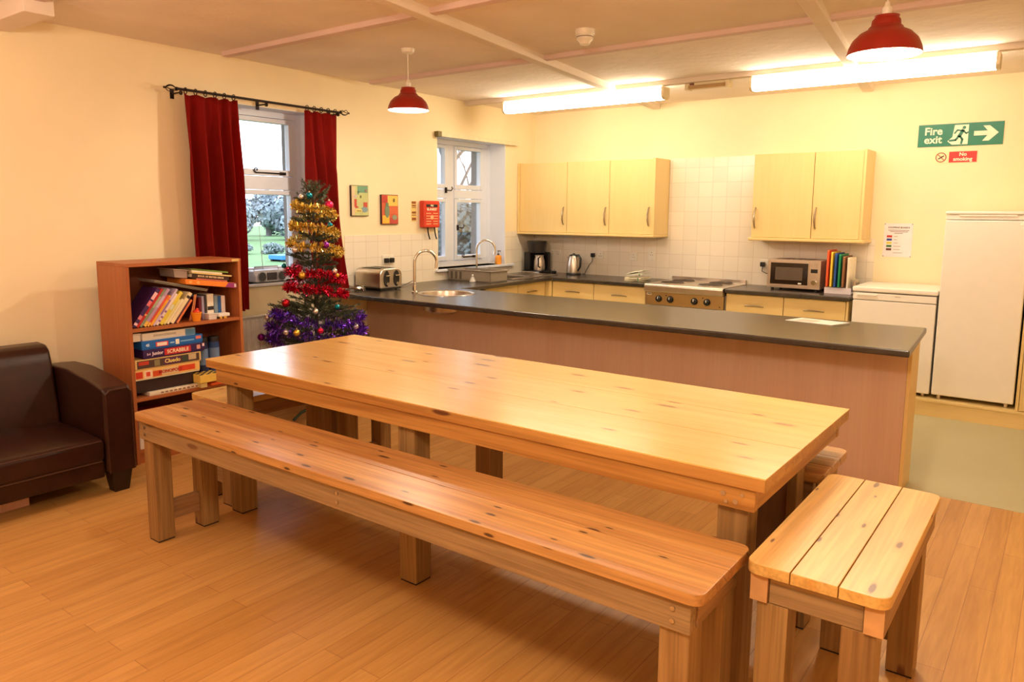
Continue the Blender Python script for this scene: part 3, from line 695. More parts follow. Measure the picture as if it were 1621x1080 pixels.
gamebox('mystery_game', 'brown and purple detective game box in the stack', -5.150, -4.70, ZG + .175, ZG + .242, (226, 190, 120), .25, .55,
        [(.03, .97, .14, .88, (84, 60, 52)), (.05, .2, .45, .8, (196, 60, 40)), (.28, .36, .2, .8, (140, 128, 90)), (.42, .68, .2, .8, (92, 40, 92)), (.70, .78, .2, .8, (60, 70, 60)), (.80, .92, .3, .85, (206, 180, 140))],
        [('Cluedo', .55, .036, (250, 226, 120), .52)], (222, 180, 110))
gamebox('word_game', 'dark purple junior word game box with a red name panel', -5.095, -4.672, ZG + .243, ZG + .300, (56, 26, 82), .25, .555,
        [(.33, .76, .15, .88, (206, 46, 48)), (.86, .92, .3, .8, (226, 160, 150)), (.955, .99, .55, .9, (240, 210, 210))],
        [('SCRABBLE', .545, .033, (250, 226, 190), .5), ('Junior', .22, .030, (244, 220, 230), .52), ('2-4', .08, .018, (230, 190, 210), .5)])
gamebox('cartoon_game', 'bright blue game box with white lettering in the stack', -5.100, -4.682, ZG + .301, ZG + .357, (32, 104, 186), .25, .55,
        [(.22, .42, .2, .75, (222, 70, 70)), (.24, .40, .28, .66, (246, 228, 214)), (.54, .6, .2, .8, (248, 240, 220)), (.45, .52, .4, .55, (170, 206, 236)), (.62, .85, .42, .56, (130, 180, 226)), (.88, .97, .5, .85, (226, 120, 110))],
        [('45', .09, .024, (220, 232, 244), .5)])
gamebox('jigsaw_box', 'white jigsaw box with a blue picture corner on top of the stack', -5.088, -4.726, ZG + .358, ZG + .405, (242, 230, 214), .27, .54,
        [(.80, .995, .05, .95, (96, 146, 186)), (.2, .62, .6, .68, (150, 140, 130)), (.2, .62, .45, .52, (170, 160, 150))])
o = thing('small_white_box', 'small white box at the left end on top of the games', 'box', (.45, -5.13, ZG + .358))
put('box_body', MB().box(.40, .53, -5.158, -5.093, ZG + .358, ZG + .40, .002), col(244, 232, 218), o)
put('box_lid', MB().box(.398, .532, -5.160, -5.091, ZG + .4005, ZG + .41, .002), col(232, 220, 206), o)
def canister(y, r, h, lb, c):
    t = thing('canister', lb, 'canister', (.46, y, ZG), 0, 'blue canisters on the middle shelf')
    put('canister_body', MB().lathe([(0, ZG), (r, ZG), (r, ZG + h), (0, ZG + h)], .46, y, 24), col(*c), t)
    put('canister_lid', MB().lathe([(r * 1.04, ZG + h), (r * 1.04, ZG + h + .03), (r * .9, ZG + h + .036), (0, ZG + h + .036)], .46, y, 24), col(34, 28, 36), t)
    put('canister_label', MB().lathe([(r * 1.01, ZG + h * .45), (r * 1.01, ZG + h * .85)], .46, y, 24), col(110, 134, 176), t)
canister(-4.63, .032, .28, 'narrow dark blue canister, left of the two beside the games', (34, 42, 84))
canister(-4.548, .036, .28, 'wider blue canister with black lid, right of the two beside the games', (46, 74, 130))
t = thing('draughts_box', 'yellow box with a black chequered top beside the games', 'box', (.53, -4.67, ZG + .03))
put('box_body', MB().box(.50, .62, -4.755, -4.60, ZG + .034, ZG + .088, .002), col(240, 196, 88), t)
put('box_foot', MB().box(.52, .61, -4.745, -4.70, ZG, ZG + .033, .002), col(226, 196, 120), t)
ck = MB()
for i in range(6):
    for j in range(5):
        if (i + j) % 2 == 0: ck.box(.503 + j * .0225, .503 + (j + 1) * .0225, -4.752 + i * .025, -4.752 + (i + 1) * .025, ZG + .088, ZG + .0888)
put('chequers', ck, col(40, 26, 20), t)
t = thing('card_pack', 'orange-red pack of cards lying on the shelf under the chequered box', 'cards', (.55, -4.60, ZG))
put('card_case', MB().box(.52, .60, -4.665, -4.55, ZG, ZG + .018, .002), col(232, 98, 36), t)
put('card_flap', MB().box(.585, .605, -4.60, -4.53, ZG + .0185, ZG + .024, .001), col(240, 190, 160), t)
# bottom shelf
ZB = .0925
for (y0, y1, z1, x1, c, lb, c2) in ((-5.155, -5.03, .13, .565, (232, 218, 206), 'white and blue cardboard box on the bottom shelf, left end', (40, 70, 150)), (-5.02, -4.86, .17, .54, (150, 28, 34), 'dark red box on the bottom shelf', (196, 60, 60)), (-4.85, -4.72, .12, .5, (40, 90, 70), 'dark green box on the bottom shelf', (190, 60, 40)), (-4.70, -4.50, .10, .52, (120, 40, 36), 'low maroon box on the bottom shelf, right end', (60, 30, 30))):
    t = thing('toy_box', lb, 'box', (.4, (y0 + y1) / 2, ZB), 0, 'boxes on the bottom shelf')
    put('box_body', MB().box(.28, x1, y0, y1, ZB, ZB + z1, .003), col(*c), t)
    put('box_lid', MB().box(.277, x1 + .003, y0 - .003, y1 + .003, ZB + z1 + .0005, ZB + z1 + .03, .003), col(*c2), t)

# ------------------------------------------------------------------ CURTAINS + POLE
def curtain(lb, top, bot, zt, zb, folds, seed, flare=None):
    rd = random.Random(seed); nu, nv = 90, 36; b = bmesh.new(); grid = []
    for j in range(nv + 1):
        v = j / nv; row = []
        for i in range(nu + 1):
            u = i / nu
            ya = top[0] + (bot[0] - top[0]) * v; yb = top[1] + (bot[1] - top[1]) * (v ** 1.5)
            y = ya + (yb - ya) * u
            ph = 2 * PI * folds * u + .9 * math.sin(3.1 * v + seed) * v + .7 * math.sin(2 * PI * u + seed)
            amp = .014 + .046 * min(1, v * 3.0)
            x = .125 + amp * math.sin(ph) + .006 * math.sin(2.3 * ph + 2 * v)
            z = zt + (zb - zt) * v + (.006 * math.cos(ph) if j == 0 else 0)
            row.append(b.verts.new((x, y + .008 * math.cos(ph) * min(1, v * 2), z)))
        grid.append(row)
    for j in range(nv):
        for i in range(nu): b.faces.new((grid[j][i], grid[j][i + 1], grid[j + 1][i + 1], grid[j + 1][i]))
    bmesh.ops.solidify(b, geom=b.faces[:], thickness=.004)
    t = thing('curtain', lb, 'curtain', (.125, (top[0] + top[1]) / 2, zb), 0, 'red curtains')
    m = MB(); m._merge(b); put('curtain_cloth', m, M['curtain'], t, smooth=None)
    for k in range(folds + 2):
        h = MB()
        y = top[0] + (top[1] - top[0]) * (k + .3) / (folds + 1.6)
        h.tube([(.12 + .02 * math.cos(a), y, 2.45 + .021 * math.sin(a)) for a in [q * 2 * PI / 12 for q in range(12)]], .0035, 5, True)
        put('curtain_ring', h, M['iron'], t)
curtain('left dark red curtain hanging behind the bookcase', (-4.487, -4.062), (-4.47, -4.03), 2.425, .85, 4, 1)
curtain('right dark red curtain hanging behind the Christmas tree', (-3.435, -3.10), (-3.40, -3.03), 2.425, .94, 3, 4)
t = thing('curtain_pole', 'black iron curtain pole with caged finials above the left window', 'curtain pole', (.12, -3.8, 2.455))
put('pole', MB().cyl((.12, -4.53, 2.457), (.12, -3.06, 2.45), .0095, n=12), M['iron'], t)
for s, y in ((-1, -4.53), (1, -3.06)):
    f = MB()
    for k in range(4):
        f.tube([(.12 + .026 * math.sin(PI * q / 10) * math.cos(k * PI / 2 + q * .16), y + s * .085 * q / 10, 2.455 + .026 * math.sin(PI * q / 10) * math.sin(k * PI / 2 + q * .16)) for q in range(11)], .0032, 5)
    f.ball((.12, y + s * .09, 2.455), .008, n=8).cyl((.12, y - s * .004, 2.455), (.12, y + s * .004, 2.455), .014, n=10)
    put('finial', f, M['iron'], t)
for y in (-4.50, -3.80, -3.09):
    put('bracket', MB().cyl((.0, y, 2.435), (.12, y, 2.435), .006, n=8).cyl((.12, y - .006, 2.432), (.12, y + .006, 2.432), .015, n=10).box(.0, .006, y - .015, y + .015, 2.40, 2.47, .003), M['iron'], t)
t = thing('curtain_track', 'bare cream curtain track above the kitchen window', 'curtain track', (.03, -1.1, 2.385))
put('track', MB().box(.02, .045, -1.70, -.44, 2.372, 2.412, .003), M['creamp'], t)
put('track_end', MB().box(.0, .055, -1.755, -1.70, 2.365, 2.42, .004), col(120, 104, 60, .5), t)
put('track_end', MB().box(.0, .05, -.44, -.395, 2.372, 2.412, .004), M['creamp'], t)
put('bracket', MB().box(.0, .02, -1.2, -1.17, 2.375, 2.415, .003).box(.0, .02, -.75, -.72, 2.375, 2.415, .003), M['creamp'], t)

# ------------------------------------------------------------------ RADIATOR
t = thing('radiator', 'white ribbed radiator under the left window', 'radiator', (.07, -3.7, .12))
r = MB(); r.box(.05, .07, -4.2, -3.28, .15, .78, .006)
for k in range(23): r.box(.068, .086, -4.19 + k * .04, -4.165 + k * .04, .17, .76, .007)
put('radiator_panel', r, M['radw'], t)
put('radiator_grille', MB().box(.04, .092, -4.205, -3.275, .778, .79, .003), M['radw'], t)
put('pipe', MB().cyl((.06, -4.17, 0), (.06, -4.17, .16), .008, n=10).cyl((.06, -3.31, 0), (.06, -3.31, .16), .008, n=10).box(.002, .05, -4.0, -3.97, .3, .6).box(.002, .05, -3.5, -3.47, .3, .6), M['chrome'], t)

# ------------------------------------------------------------------ CHRISTMAS TREE
TXc, TYc = .55, -3.72
PRO = [(.22, .33), (.5, .36), (.65, .36), (.81, .35), (.88, .26), (.99, .215), (1.165, .20), (1.33, .19), (1.47, .16), (1.66, .135), (1.75, .09), (1.84, .02)]
def trad(z):
    for (a, ra), (b, rb) in zip(PRO, PRO[1:]):
        if a <= z <= b: return ra + (rb - ra) * (z - a) / (b - a)
    return .02
t = thing('christmas_tree', 'small artificial Christmas tree in front of the right curtain', 'christmas tree', (TXc, TYc, 0))
put('trunk', MB().cyl((TXc, TYc, .05), (TXc, TYc, 1.78), .022, .008, 10), M['trunk'], t)
st = MB().cyl((TXc, TYc, .02), (TXc, TYc, .16), .035, n=14)
for k in range(3):
    a = k * 2 * PI / 3 + .4
    st.tube([(TXc + .03 * math.cos(a), TYc + .03 * math.sin(a), .10), (TXc + .16 * math.cos(a), TYc + .16 * math.sin(a), .06), (TXc + .23 * math.cos(a), TYc + .23 * math.sin(a), .012)], .011, 8)
put('tree_stand', st, M['potred'], t)
fo = MB(); b = fo.bm; rd = random.Random(5); stick = MB()
def needle(p, d, L, w=.0022):
    s = d.cross(Vector((rd.uniform(-1, 1), rd.uniform(-1, 1), rd.uniform(-1, 1)))).normalized() * w
    b.faces.new((b.verts.new(p - s), b.verts.new(p + s), b.verts.new(p + d * L)))
def sprig(p, d, L):
    n = max(5, int(L / .0052)); q = p.copy()
    for k in range(n):
        q = q + d * (L / n)
        for _ in range(3):
            r = Vector((rd.gauss(0, 1), rd.gauss(0, 1), rd.gauss(0, 1))); r = (r - d * r.dot(d)).normalized()
            needle(q, (d * .75 + r * .8).normalized(), rd.uniform(.018, .03))
    stick.tube([p, p + d * L], .0022, 4)
z = .24
while z < 1.80:
    R = trad(z); nb = max(4, int(5 + R * 16)); a0 = rd.uniform(0, 6.28)
    for k in range(nb):
        a = a0 + 2 * PI * k / nb + rd.uniform(-.25, .25); up = rd.uniform(.05, .5) if z < 1.6 else rd.uniform(.4, 1.3)
        d = Vector((math.cos(a), math.sin(a), up)).normalized(); L = R * rd.uniform(.8, 1.12) / max(.5, math.hypot(d.x, d.y))
        p = Vector((TXc, TYc, z + rd.uniform(-.015, .015))); L = min(L, .42)
        sprig(p + d * L * .15, d, L * .85)
        for s in (-1, 1):
            if R > .1:
                d2 = (d + Vector((-d.y, d.x, 0)) * s * .8 + Vector((0, 0, rd.uniform(-.1, .3)))).normalized()
                sprig(p + d * L * .5, d2, L * .36)
    z += .052 if z < .9 else .06
for k in range(5): sprig(Vector((TXc, TYc, 1.70)), Vector((rd.uniform(-.2, .2), rd.uniform(-.2, .2), 1)).normalized(), .14)
sprig(Vector((.60, -3.70, .71)), Vector((.95, .24, .15)).normalized(), .30); sprig(Vector((.60, -3.72, .69)), Vector((.95, .1, .1)).normalized(), .28)
put('foliage', fo, M['needle'], t, smooth=None); put('branch', stick, M['trunk'], t)

def garland(lb, z0, z1, turns, rc, n, c, seed, rough=.25, wob=.02, a0=0.0):
    rd = random.Random(seed); m = MB(); b = m.bm; N = 220; path = []
    for k in range(N + 1):
        f = k / N; a = a0 + f * turns * 2 * PI; z = z0 + (z1 - z0) * f + wob * math.sin(a * 2 + seed)
        R = trad(z) * .97 + .005; path.append(Vector((TXc + R * math.cos(a), TYc + R * math.sin(a), z)))
    for k in range(n):
        f = rd.random() * (N - 1); i = int(f); p = path[i].lerp(path[i + 1], f - i); tn = (path[i + 1] - path[i]).normalized()
        r = Vector((rd.gauss(0, 1), rd.gauss(0, 1), rd.gauss(0, 1))); d = (r - tn * r.dot(tn) * .6).normalized(); L = rc * rd.uniform(.65, 1.1)
        s = d.cross(Vector((rd.gauss(0, 1), rd.gauss(0, 1), rd.gauss(0, 1)))).normalized() * .0022
        q = p + d * L; b.faces.new((b.verts.new(p - s), b.verts.new(p + s), b.verts.new(q + s), b.verts.new(q - s)))
    t = thing('tinsel_garland', lb, 'tinsel', (TXc, TYc, min(z0, z1)), 0, 'tinsel garlands on the tree')
    put('strands', m, plain('tinsel_%d_%d' % (seed, c[0]), rgb(*c), rough, .85, .25), t, smooth=None)
    put('core_cord', MB().tube(path, .003, 5), col(*[int(x * .5) for x in c]), t)
garland('gold tinsel garland wound round the top of the Christmas tree', 1.70, 1.27, 3, .042, 4200, (244, 204, 104), 2, .2, .012, 2.6)
garland('red tinsel garland wound round the middle of the Christmas tree', 1.19, .95, 2, .045, 3200, (214, 26, 66), 3, .2, .015, 3.0)
garland('purple tinsel garland wound round the bottom of the Christmas tree', .84, .62, 2.3, .05, 3600, (104, 50, 190), 5, .2, .02, 3.0)
BAU = [('teal', .622, -3.812, 1.732, .024, 'teal bauble near the tip of the tree'), ('silver', .562, -3.84, 1.722, .019, 'silver bauble left of the teal one near the tip'), ('pink', .693, -3.686, 1.663, .033, 'large shiny pink bauble near the top right of the tree'),
       ('teal', .709, -3.698, 1.512, .022, 'teal bauble on the right beside the gold tinsel'), ('purple', .737, -3.763, 1.364, .026, 'purple bauble on the lowest gold tinsel turn'), ('silver', .57, -3.917, 1.33, .026, 'silver bauble on the left under the gold tinsel'),
       ('teal', .406, -3.9, 1.199, .019, 'dark teal bauble on the left edge above the red tinsel'), ('gold', .639, -3.911, 1.14, .028, 'gold bauble on the upper red tinsel, facing the room'), ('gold', .755, -3.676, 1.13, .017, 'small gold bauble at the right end of the upper red tinsel'),
       ('silver', .757, -3.701, 1.167, .019, 'silver bauble at the right end of the upper red tinsel'), ('red', .544, -3.995, .932, .032, 'red bauble on the left below the red tinsel'), ('teal', .854, -3.767, .906, .021, 'teal bauble on the right above the purple tinsel'),
       ('silver', .808, -3.933, .885, .021, 'silver bauble in the middle above the purple tinsel'), ('silver', .322, -4.006, .804, .024, 'silver bauble at the far left on the purple tinsel'), ('purple', .291, -4.045, .652, .029, 'dark purple bauble hanging lowest at the far left'),
       ('white', .896, -3.628, .745, .022, 'white bauble at the tip of the long right branch'), ('gold', .724, -4.041, .73, .026, 'greenish gold bauble among the purple tinsel'), ('pink', .853, -3.928, .744, .023, 'pink bauble among the purple tinsel'),
       ('silver', .637, -4.07, .729, .023, 'pale silver bauble left of the greenish gold one'), ('gold', .444, -3.853, 1.48, .017, 'small rose gold bauble at the left of the second gold turn')]
BC = dict(teal=(18, 128, 148), silver=(232, 222, 218), pink=(226, 40, 96), purple=(136, 36, 150), gold=(226, 186, 70), red=(196, 24, 40), white=(240, 228, 220))
for (c, x, y, z, r, lb) in BAU:
    t = thing('bauble', lb, 'bauble', (x, y, z), 0, 'baubles on the tree')
    put('ball', MB().ball((x, y, z), r, n=20), col(*BC[c], .14, .7), t)
    put('cap', MB().cyl((x, y, z + r * .93), (x, y, z + r * 1.22), r * .28, n=10).tube([(x + r * .13 * math.cos(q * PI / 4), y, z + r * 1.32 + r * .13 * math.sin(q * PI / 4)) for q in range(8)], r * .04, 4, True), M['steel'], t)

# ------------------------------------------------------------------ RADIO on the sill
t = thing('radio', 'silver portable radio with a raised aerial on the left window sill', 'radio', (-.09, -3.71, 1.035))
bd = MB().prism([(-.16, 1.036), (-.02, 1.036), (-.015, 1.09), (-.05, 1.135), (-.13, 1.135), (-.165, 1.09)], 'y', -3.86, -3.56, .012, 3)
put('radio_body', bd, col(214, 214, 222, .3), t)
for y in (-3.805, -3.615):
    sp = put('speaker', MB().cyl((-.022, y, 1.083), (-.008, y, 1.086), .036, n=20), col(40, 38, 44), t)
    put('speaker_rim', MB().tube([(-.010, y + .038 * math.cos(a * PI / 8), 1.085 + .038 * math.sin(a * PI / 8)) for a in range(16)], .004, 6, True), col(170, 170, 180, .3), sp)
put('tape_door', MB().box(-.02, -.008, -3.755, -3.665, 1.055, 1.115, .003), col(60, 58, 66), t)
put('aerial', MB().cyl((-.12, -3.72, 1.13), (-.13, -3.735, 1.50), .003, .0015, 8), M['chrome'], t)
put('handle', MB().tube([(-.09, -3.83, 1.13), (-.09, -3.82, 1.16), (-.09, -3.60, 1.16), (-.09, -3.59, 1.13)], .006, 8), col(190, 190, 200, .3), t)

# ------------------------------------------------------------------ KITCHEN: peninsula + worktop
WZ = .92
def boolcut(mb, cutters):
    me = bpy.data.meshes.new('wtmp'); mb.bm.to_mesh(me); mb.bm.free(); o = bpy.data.objects.new('wtmp', me); C.objects.link(o); cs = []
    for c in cutters:
        m2 = bpy.data.meshes.new('ctmp'); c.bm.to_mesh(m2); c.bm.free(); q = bpy.data.objects.new('ctmp', m2); C.objects.link(q); cs.append(q)
        md = o.modifiers.new('b', 'BOOLEAN'); md.operation = 'DIFFERENCE'; md.object = q; md.solver = 'EXACT'
    dg = bpy.context.evaluated_depsgraph_get(); dg.update(); r = bpy.data.meshes.new_from_object(o.evaluated_get(dg))
    out = MB(); out.bm.from_mesh(r); bpy.data.meshes.remove(r)
    for q in cs + [o]: bpy.data.objects.remove(q)
    return out
wt = MB().prism([(.007, -3.225), (4.605, -3.165), (4.545, -2.185), (.735, -2.22), (.70, -.64), (1.815, -.64), (1.815, -.007), (.007, -.007)], 'z', WZ - .038, WZ, .009, 3)
SK = (.93, -2.63, .235)
wt = boolcut(wt, [MB().cyl((SK[0], SK[1], .5), (SK[0], SK[1], 1.1), SK[2] - .012, n=40), MB().box(.14, .52, -1.17, -.80, .5, 1.1)])
tag(put('worktop', wt, M['worktop'], loc=(2, -2.6, WZ)), 'long black worktop running from the peninsula round to the cooker', 'worktop')
tag(put('worktop', MB().box(2.645, 3.745, -.64, -.007, WZ - .038, WZ, .009, 3), M['worktop'], loc=(3.2, -.3, WZ)), 'short black worktop under the microwave, right of the cooker', 'worktop')
t = thing('peninsula', 'pinkish laminate peninsula cabinet dividing kitchen from dining area', 'cabinet', (2.3, -2.75, 0))
put('front_panel', MB().box(.01, 4.531, -2.70, -2.68, .0, WZ - .039), M['panel'], t)
put('end_panel', MB().box(4.532, 4.552, -2.70, -2.45, .0, WZ - .039, .001), M['maple'], t)
put('carcass', MB().box(.72, 4.53, -3.048, -2.46, .12, WZ - .04), M['maple'], t) if False else None
for k in range(6):
    x0 = .80 + k * .6
    d = put('door', MB().box(x0 + .003, x0 + .597, -2.462, -2.443, .13, WZ - .045, .002), M['maple'], t)
    put('handle', MB().tube([(x0 + .2, -2.443, .80), (x0 + .22, -2.415, .795), (x0 + .38, -2.415, .795), (x0 + .4, -2.443, .80)], .005, 6), M['chrome'], d)
put('plinth', MB().box(.7, 4.53, -2.50, -2.485, 0, .125), M['maple_h'], t)

# round sink and mixer tap
t = thing('round_sink', 'round stainless steel sink set into the peninsula worktop', 'sink', (SK[0], SK[1], WZ))
R = SK[2]
put('sink_bowl', MB().lathe([(R + .012, WZ + .0006), (R + .010, WZ + .005), (R - .004, WZ + .006), (R - .014, WZ - .001), (R - .02, WZ - .03), (R - .035, WZ - .14), (R - .09, WZ - .165), (.03, WZ - .17)], SK[0], SK[1], 48), M['steel'], t)
put('drain', MB().lathe([(.035, WZ - .1695), (.03, WZ - .166), (.012, WZ - .168), (.0, WZ - .168)], SK[0], SK[1], 20), M['chrome'], t)
def gooseneck(label, x, y, ang, h, reach, r, levers, grp):
    t = thing('mixer_tap', label, 'tap', (x, y, WZ), 0, grp); dx, dy = math.cos(ang), math.sin(ang)
    rr = reach / 2; pts = [(x, y, WZ + .05), (x, y, WZ + h - rr)]
    for k in range(1, 15):
        a = PI - k * PI / 14 * 1.08; pts.append((x + dx * (rr + rr * math.cos(a)), y + dy * (rr + rr * math.cos(a)), WZ + h - rr + rr * math.sin(a)))
    e = pts[-1]; pts.append((e[0] - dx * .004, e[1] - dy * .004, e[2] - .03))
    put('spout', MB().tube(pts, r, 12), M['chrome'], t)
    put('tap_base', MB().lathe([(.0, WZ + .0005), (.026, WZ + .0005), (.026, WZ + .012), (.017, WZ + .02), (.017, WZ + .045), (.02, WZ + .055), (.016, WZ + .075), (.0, WZ + .075)], x, y, 20), M['chrome'], t)
    for (lx, ly) in levers:
        put('tap_lever', MB().cyl((x, y, WZ + .035), (x + lx, y + ly, WZ + .045), .007, n=8).cyl((x + lx, y + ly, WZ + .03), (x + lx, y + ly, WZ + .085), .013, .009, 12).ball((x + lx, y + ly, WZ + .088), .011, n=10), M['chrome'], t)
    return t
gooseneck('tall chrome swan-neck tap beside the round sink', .70, -2.78, 1.05, .365, .20, .0125, [(.03, -.03)], 'mixer taps')
gooseneck('chrome swan-neck tap with two levers under the kitchen window', .085, -1.19, .75, .40, .20, .011, [(-.0, -.09), (.0, .09)], 'mixer taps')
t = thing('steel_sink', 'rectangular stainless steel sink and drainer under the kitchen window', 'sink', (.33, -.8, WZ))
s = MB()
for (x0, x1, y0, y1) in ((.115, .14, -1.2, -.34), (.52, .575, -1.2, -.34), (.14, .52, -1.2, -1.17), (.14, .52, -.80, -.34)): s.box(x0, x1, y0, y1, WZ + .0008, WZ + .009, .002)
put('sink_rim', s, M['steel'], t)
put('sink_bowl', MB().box(.14, .144, -1.17, -.8, .76, WZ + .004).box(.516, .52, -1.17, -.8, .76, WZ + .004).box(.144, .516, -1.17, -1.166, .76, WZ + .004).box(.144, .516, -.804, -.8, .76, WZ + .004).box(.14, .52, -1.17, -.8, .755, .76), M['steel'], t)
g = MB()
for k in range(7): g.box(.17 + k * .048, .19 + k * .048, -.76, -.38, WZ + .009, WZ + .013, .002)
put('drainer_ribs', g, M['steel'], t)
# grey cutlery drainer tub
t = thing('dish_drainer', 'grey plastic dish drainer standing beside the window sink', 'dish drainer', (.34, -1.42, WZ))
y0, y1 = -1.60, -1.32
d = MB().box(.04, .60, y0, y0 + .006, WZ, WZ + .105, .002).box(.04, .60, y1 - .006, y1, WZ, WZ + .105, .002).box(.04, .046, y0, y1, WZ, WZ + .105, .002).box(.594, .60, y0, y1, WZ, WZ + .105, .002).box(.04, .6, y0, y1, WZ, WZ + .006)
put('drainer_shell', d, M['greyp'], t)
put('drainer_rim', MB().box(.025, .615, y0 - .012, y0 + .004, WZ + .105, WZ + .115, .003).box(.025, .615, y1 - .004, y1 + .012, WZ + .105, WZ + .115, .003).box(.025, .046, y0, y1, WZ + .105, WZ + .115, .003).box(.594, .615, y0, y1, WZ + .105, WZ + .115, .003), M['greyp'], t)
rb = MB()
for x in (.075, .135, .195): rb.box(x, x + .03, y0 - .0016, y0 + .001, WZ + .015, WZ + .092, .0006)
put('slots', rb, col(96, 84, 74), t)
put('cutlery_divider', MB().box(.25, .255, y0 + .006, y1 - .006, WZ + .006, WZ + .1), M['greyp'], t)
t = thing('glass_stopper', 'small clear glass stopper in front of the grey dish drainer', 'stopper', (.42, -1.66, WZ))
put('stopper_cone', MB().lathe([(0, WZ), (.03, WZ), (.034, WZ + .008), (.012, WZ + .055), (.0, WZ + .06)], .42, -1.66, 12), col(210, 206, 204, .1), t)
put('stopper_knob', MB().ball((.42, -1.66, WZ + .068), .011, n=10), col(230, 226, 224, .1), t)
# soap bottle on sill
t = thing('soap_bottle', 'orange liquid soap bottle on the kitchen window sill', 'bottle', (-.03, -.66, W2[2]))
z0 = W2[2] + .001
put('bottle_body', MB().lathe([(0, z0), (.036, z0), (.038, z0 + .01), (.038, z0 + .085), (.03, z0 + .098), (.012, z0 + .105), (.0, z0 + .105)], -.03, -.66, 24), M['orangesoap'], t)
put('pump', MB().cyl((-.03, -.66, z0 + .105), (-.03, -.66, z0 + .12), .013, n=12).cyl((-.03, -.66, z0 + .12), (-.03, -.66, z0 + .148), .004, n=8).box(-.04, .005, -.668, -.652, z0 + .146, z0 + .156, .003), col(70, 60, 56), t)

# toaster
t = thing('toaster', 'four-slot steel toaster with two black control panels on the peninsula', 'toaster', (.22, -2.72, WZ))
ty0, ty1, tx0, tx1 = -2.87, -2.60, .04, .37
pr = [(ty0, WZ + .02), (ty1, WZ + .02), (ty1, WZ + .15), (ty1 - .025, WZ + .185), (ty1 - .06, WZ + .195), (ty0 + .06, WZ + .195), (ty0 + .025, WZ + .185), (ty0, WZ + .15)]
put('toaster_shell', MB().prism(pr, 'x', tx0, tx1, .012, 3), M['steel'], t)
put('toaster_base', MB().box(tx0 + .01, tx1 - .005, ty0 + .008, ty1 - .008, WZ + .008, WZ + .021, .004), M['blackp'], t)
put('foot', MB().cyl((tx0 + .04, ty0 + .04, WZ), (tx0 + .04, ty0 + .04, WZ + .01), .01).cyl((tx1 - .04, ty0 + .04, WZ), (tx1 - .04, ty0 + .04, WZ + .01), .01).cyl((tx0 + .04, ty1 - .04, WZ), (tx0 + .04, ty1 - .04, WZ + .01), .01).cyl((tx1 - .04, ty1 - .04, WZ), (tx1 - .04, ty1 - .04, WZ + .01), .01), M['blackp'], t)
for yc in (ty0 + .075, ty1 - .075):
    el = [(yc + .035 * math.cos(a * PI / 12), WZ + .105 + .072 * math.sin(a * PI / 12)) for a in range(24)]
    cp = put('control_panel', MB().prism(el, 'x', tx1, tx1 + .006, .001, 1), M['blackp'], t)
    put('dial', MB().cyl((tx1 + .006, yc, WZ + .06), (tx1 + .018, yc, WZ + .06), .014, n=14), M['chrome'], cp)
    put('push_lever', MB().box(tx1 + .006, tx1 + .03, yc - .02, yc + .02, WZ + .125, WZ + .138, .004), M['chrome'], cp)
sl = MB()
for yc in (ty0 + .06, ty0 + .105, ty1 - .105, ty1 - .06): sl.box(tx0 + .04, tx1 - .05, yc - .014, yc + .014, WZ + .1955, WZ + .1965)
put('slots', sl, M['blackp'], t)
put('power_cord', MB().tube([(tx1 - .1, ty1 + .001, WZ + .03), (.28, -2.54, WZ + .006), (.20, -2.40, WZ + .012), (.12, -2.25, WZ + .02), (.03, -2.12, WZ + .02)], .004, 6), M['blackp'], t)
# coil of wire rack next to toaster
t = thing('wire_trivet', 'small chrome wire trivet beside the toaster', 'trivet', (.16, -2.97, WZ))
w = MB()
for k, (ra, zz) in enumerate(((.085, .022), (.06, .024), (.035, .026), (.085, .04))):
    w.tube([(.17 + ra * math.cos(a * PI / 12), -2.97 + ra * .75 * math.sin(a * PI / 12), WZ + zz) for a in range(24)], .003, 6, True)
for k in range(6):
    a = k * PI / 3; w.tube([(.17 + .095 * math.cos(a), -2.97 + .07 * math.sin(a), WZ + .003), (.17 + .085 * math.cos(a), -2.97 + .064 * math.sin(a), WZ + .024), (.17, -2.97, WZ + .028)], .003, 6)
put('wire', w, M['chrome'], t)

# sockets ---------------------------------------------------------------
def plug(mb, p, n):  # black 13A plug standing off a wall plate
    x, y, z = p
    if n == 'y': mb.box(x - .024, x + .024, y - .03, y, z - .02, z + .026, .008)
    else: mb.box(x, x + .03, y - .024, y + .024, z - .02, z + .026, .008)
    return mb
def socket_back(lb, x0, x1, z, plugs=(), h=.086):
    t = thing('wall_socket', lb, 'socket', ((x0 + x1) / 2, -.006, z), 0, 'wall sockets')
    put('face_plate', MB().box(x0, x1, -.016, -.0065, z - h / 2, z + h / 2, .003), M['whitep'], t)
    n = 2 if x1 - x0 > .12 else 1; hole = MB(); sw = MB()
    for k in range(n):
        xc = x0 + (x1 - x0) * (k + .5) / n
        for dx, dz in ((0, .018), (-.011, -.008), (.011, -.008)): hole.box(xc + dx - .003, xc + dx + .003, -.0168, -.0158, z + dz - .004, z + dz + .004)
        sw.box(xc - .006 + (.022 if n == 1 else 0), xc + .006 + (.022 if n == 1 else 0), -.02, -.0165, z + .022, z + .038, .001)
    put('pin_holes', hole, M['ink'], t); put('rocker_switch', sw, M['whitep'], t)
    return t
socket_back('white double socket behind the coffee maker', .25, .395, 1.145)
socket_back('white double socket with a black plug behind the kettle', .826, .975, 1.145)
socket_back('white single socket right of the kettle', 1.31, 1.40, 1.147)
socket_back('white fused spur switch left of the cooker', 1.535, 1.612, 1.18, h=.13)
socket_back('white single socket with a black plug left of the microwave', 2.76, 2.85, 1.13)
t = thing('wall_socket', 'white double socket with two black plugs behind the toaster', 'socket', (.006, -2.43, 1.165), 0, 'wall sockets')
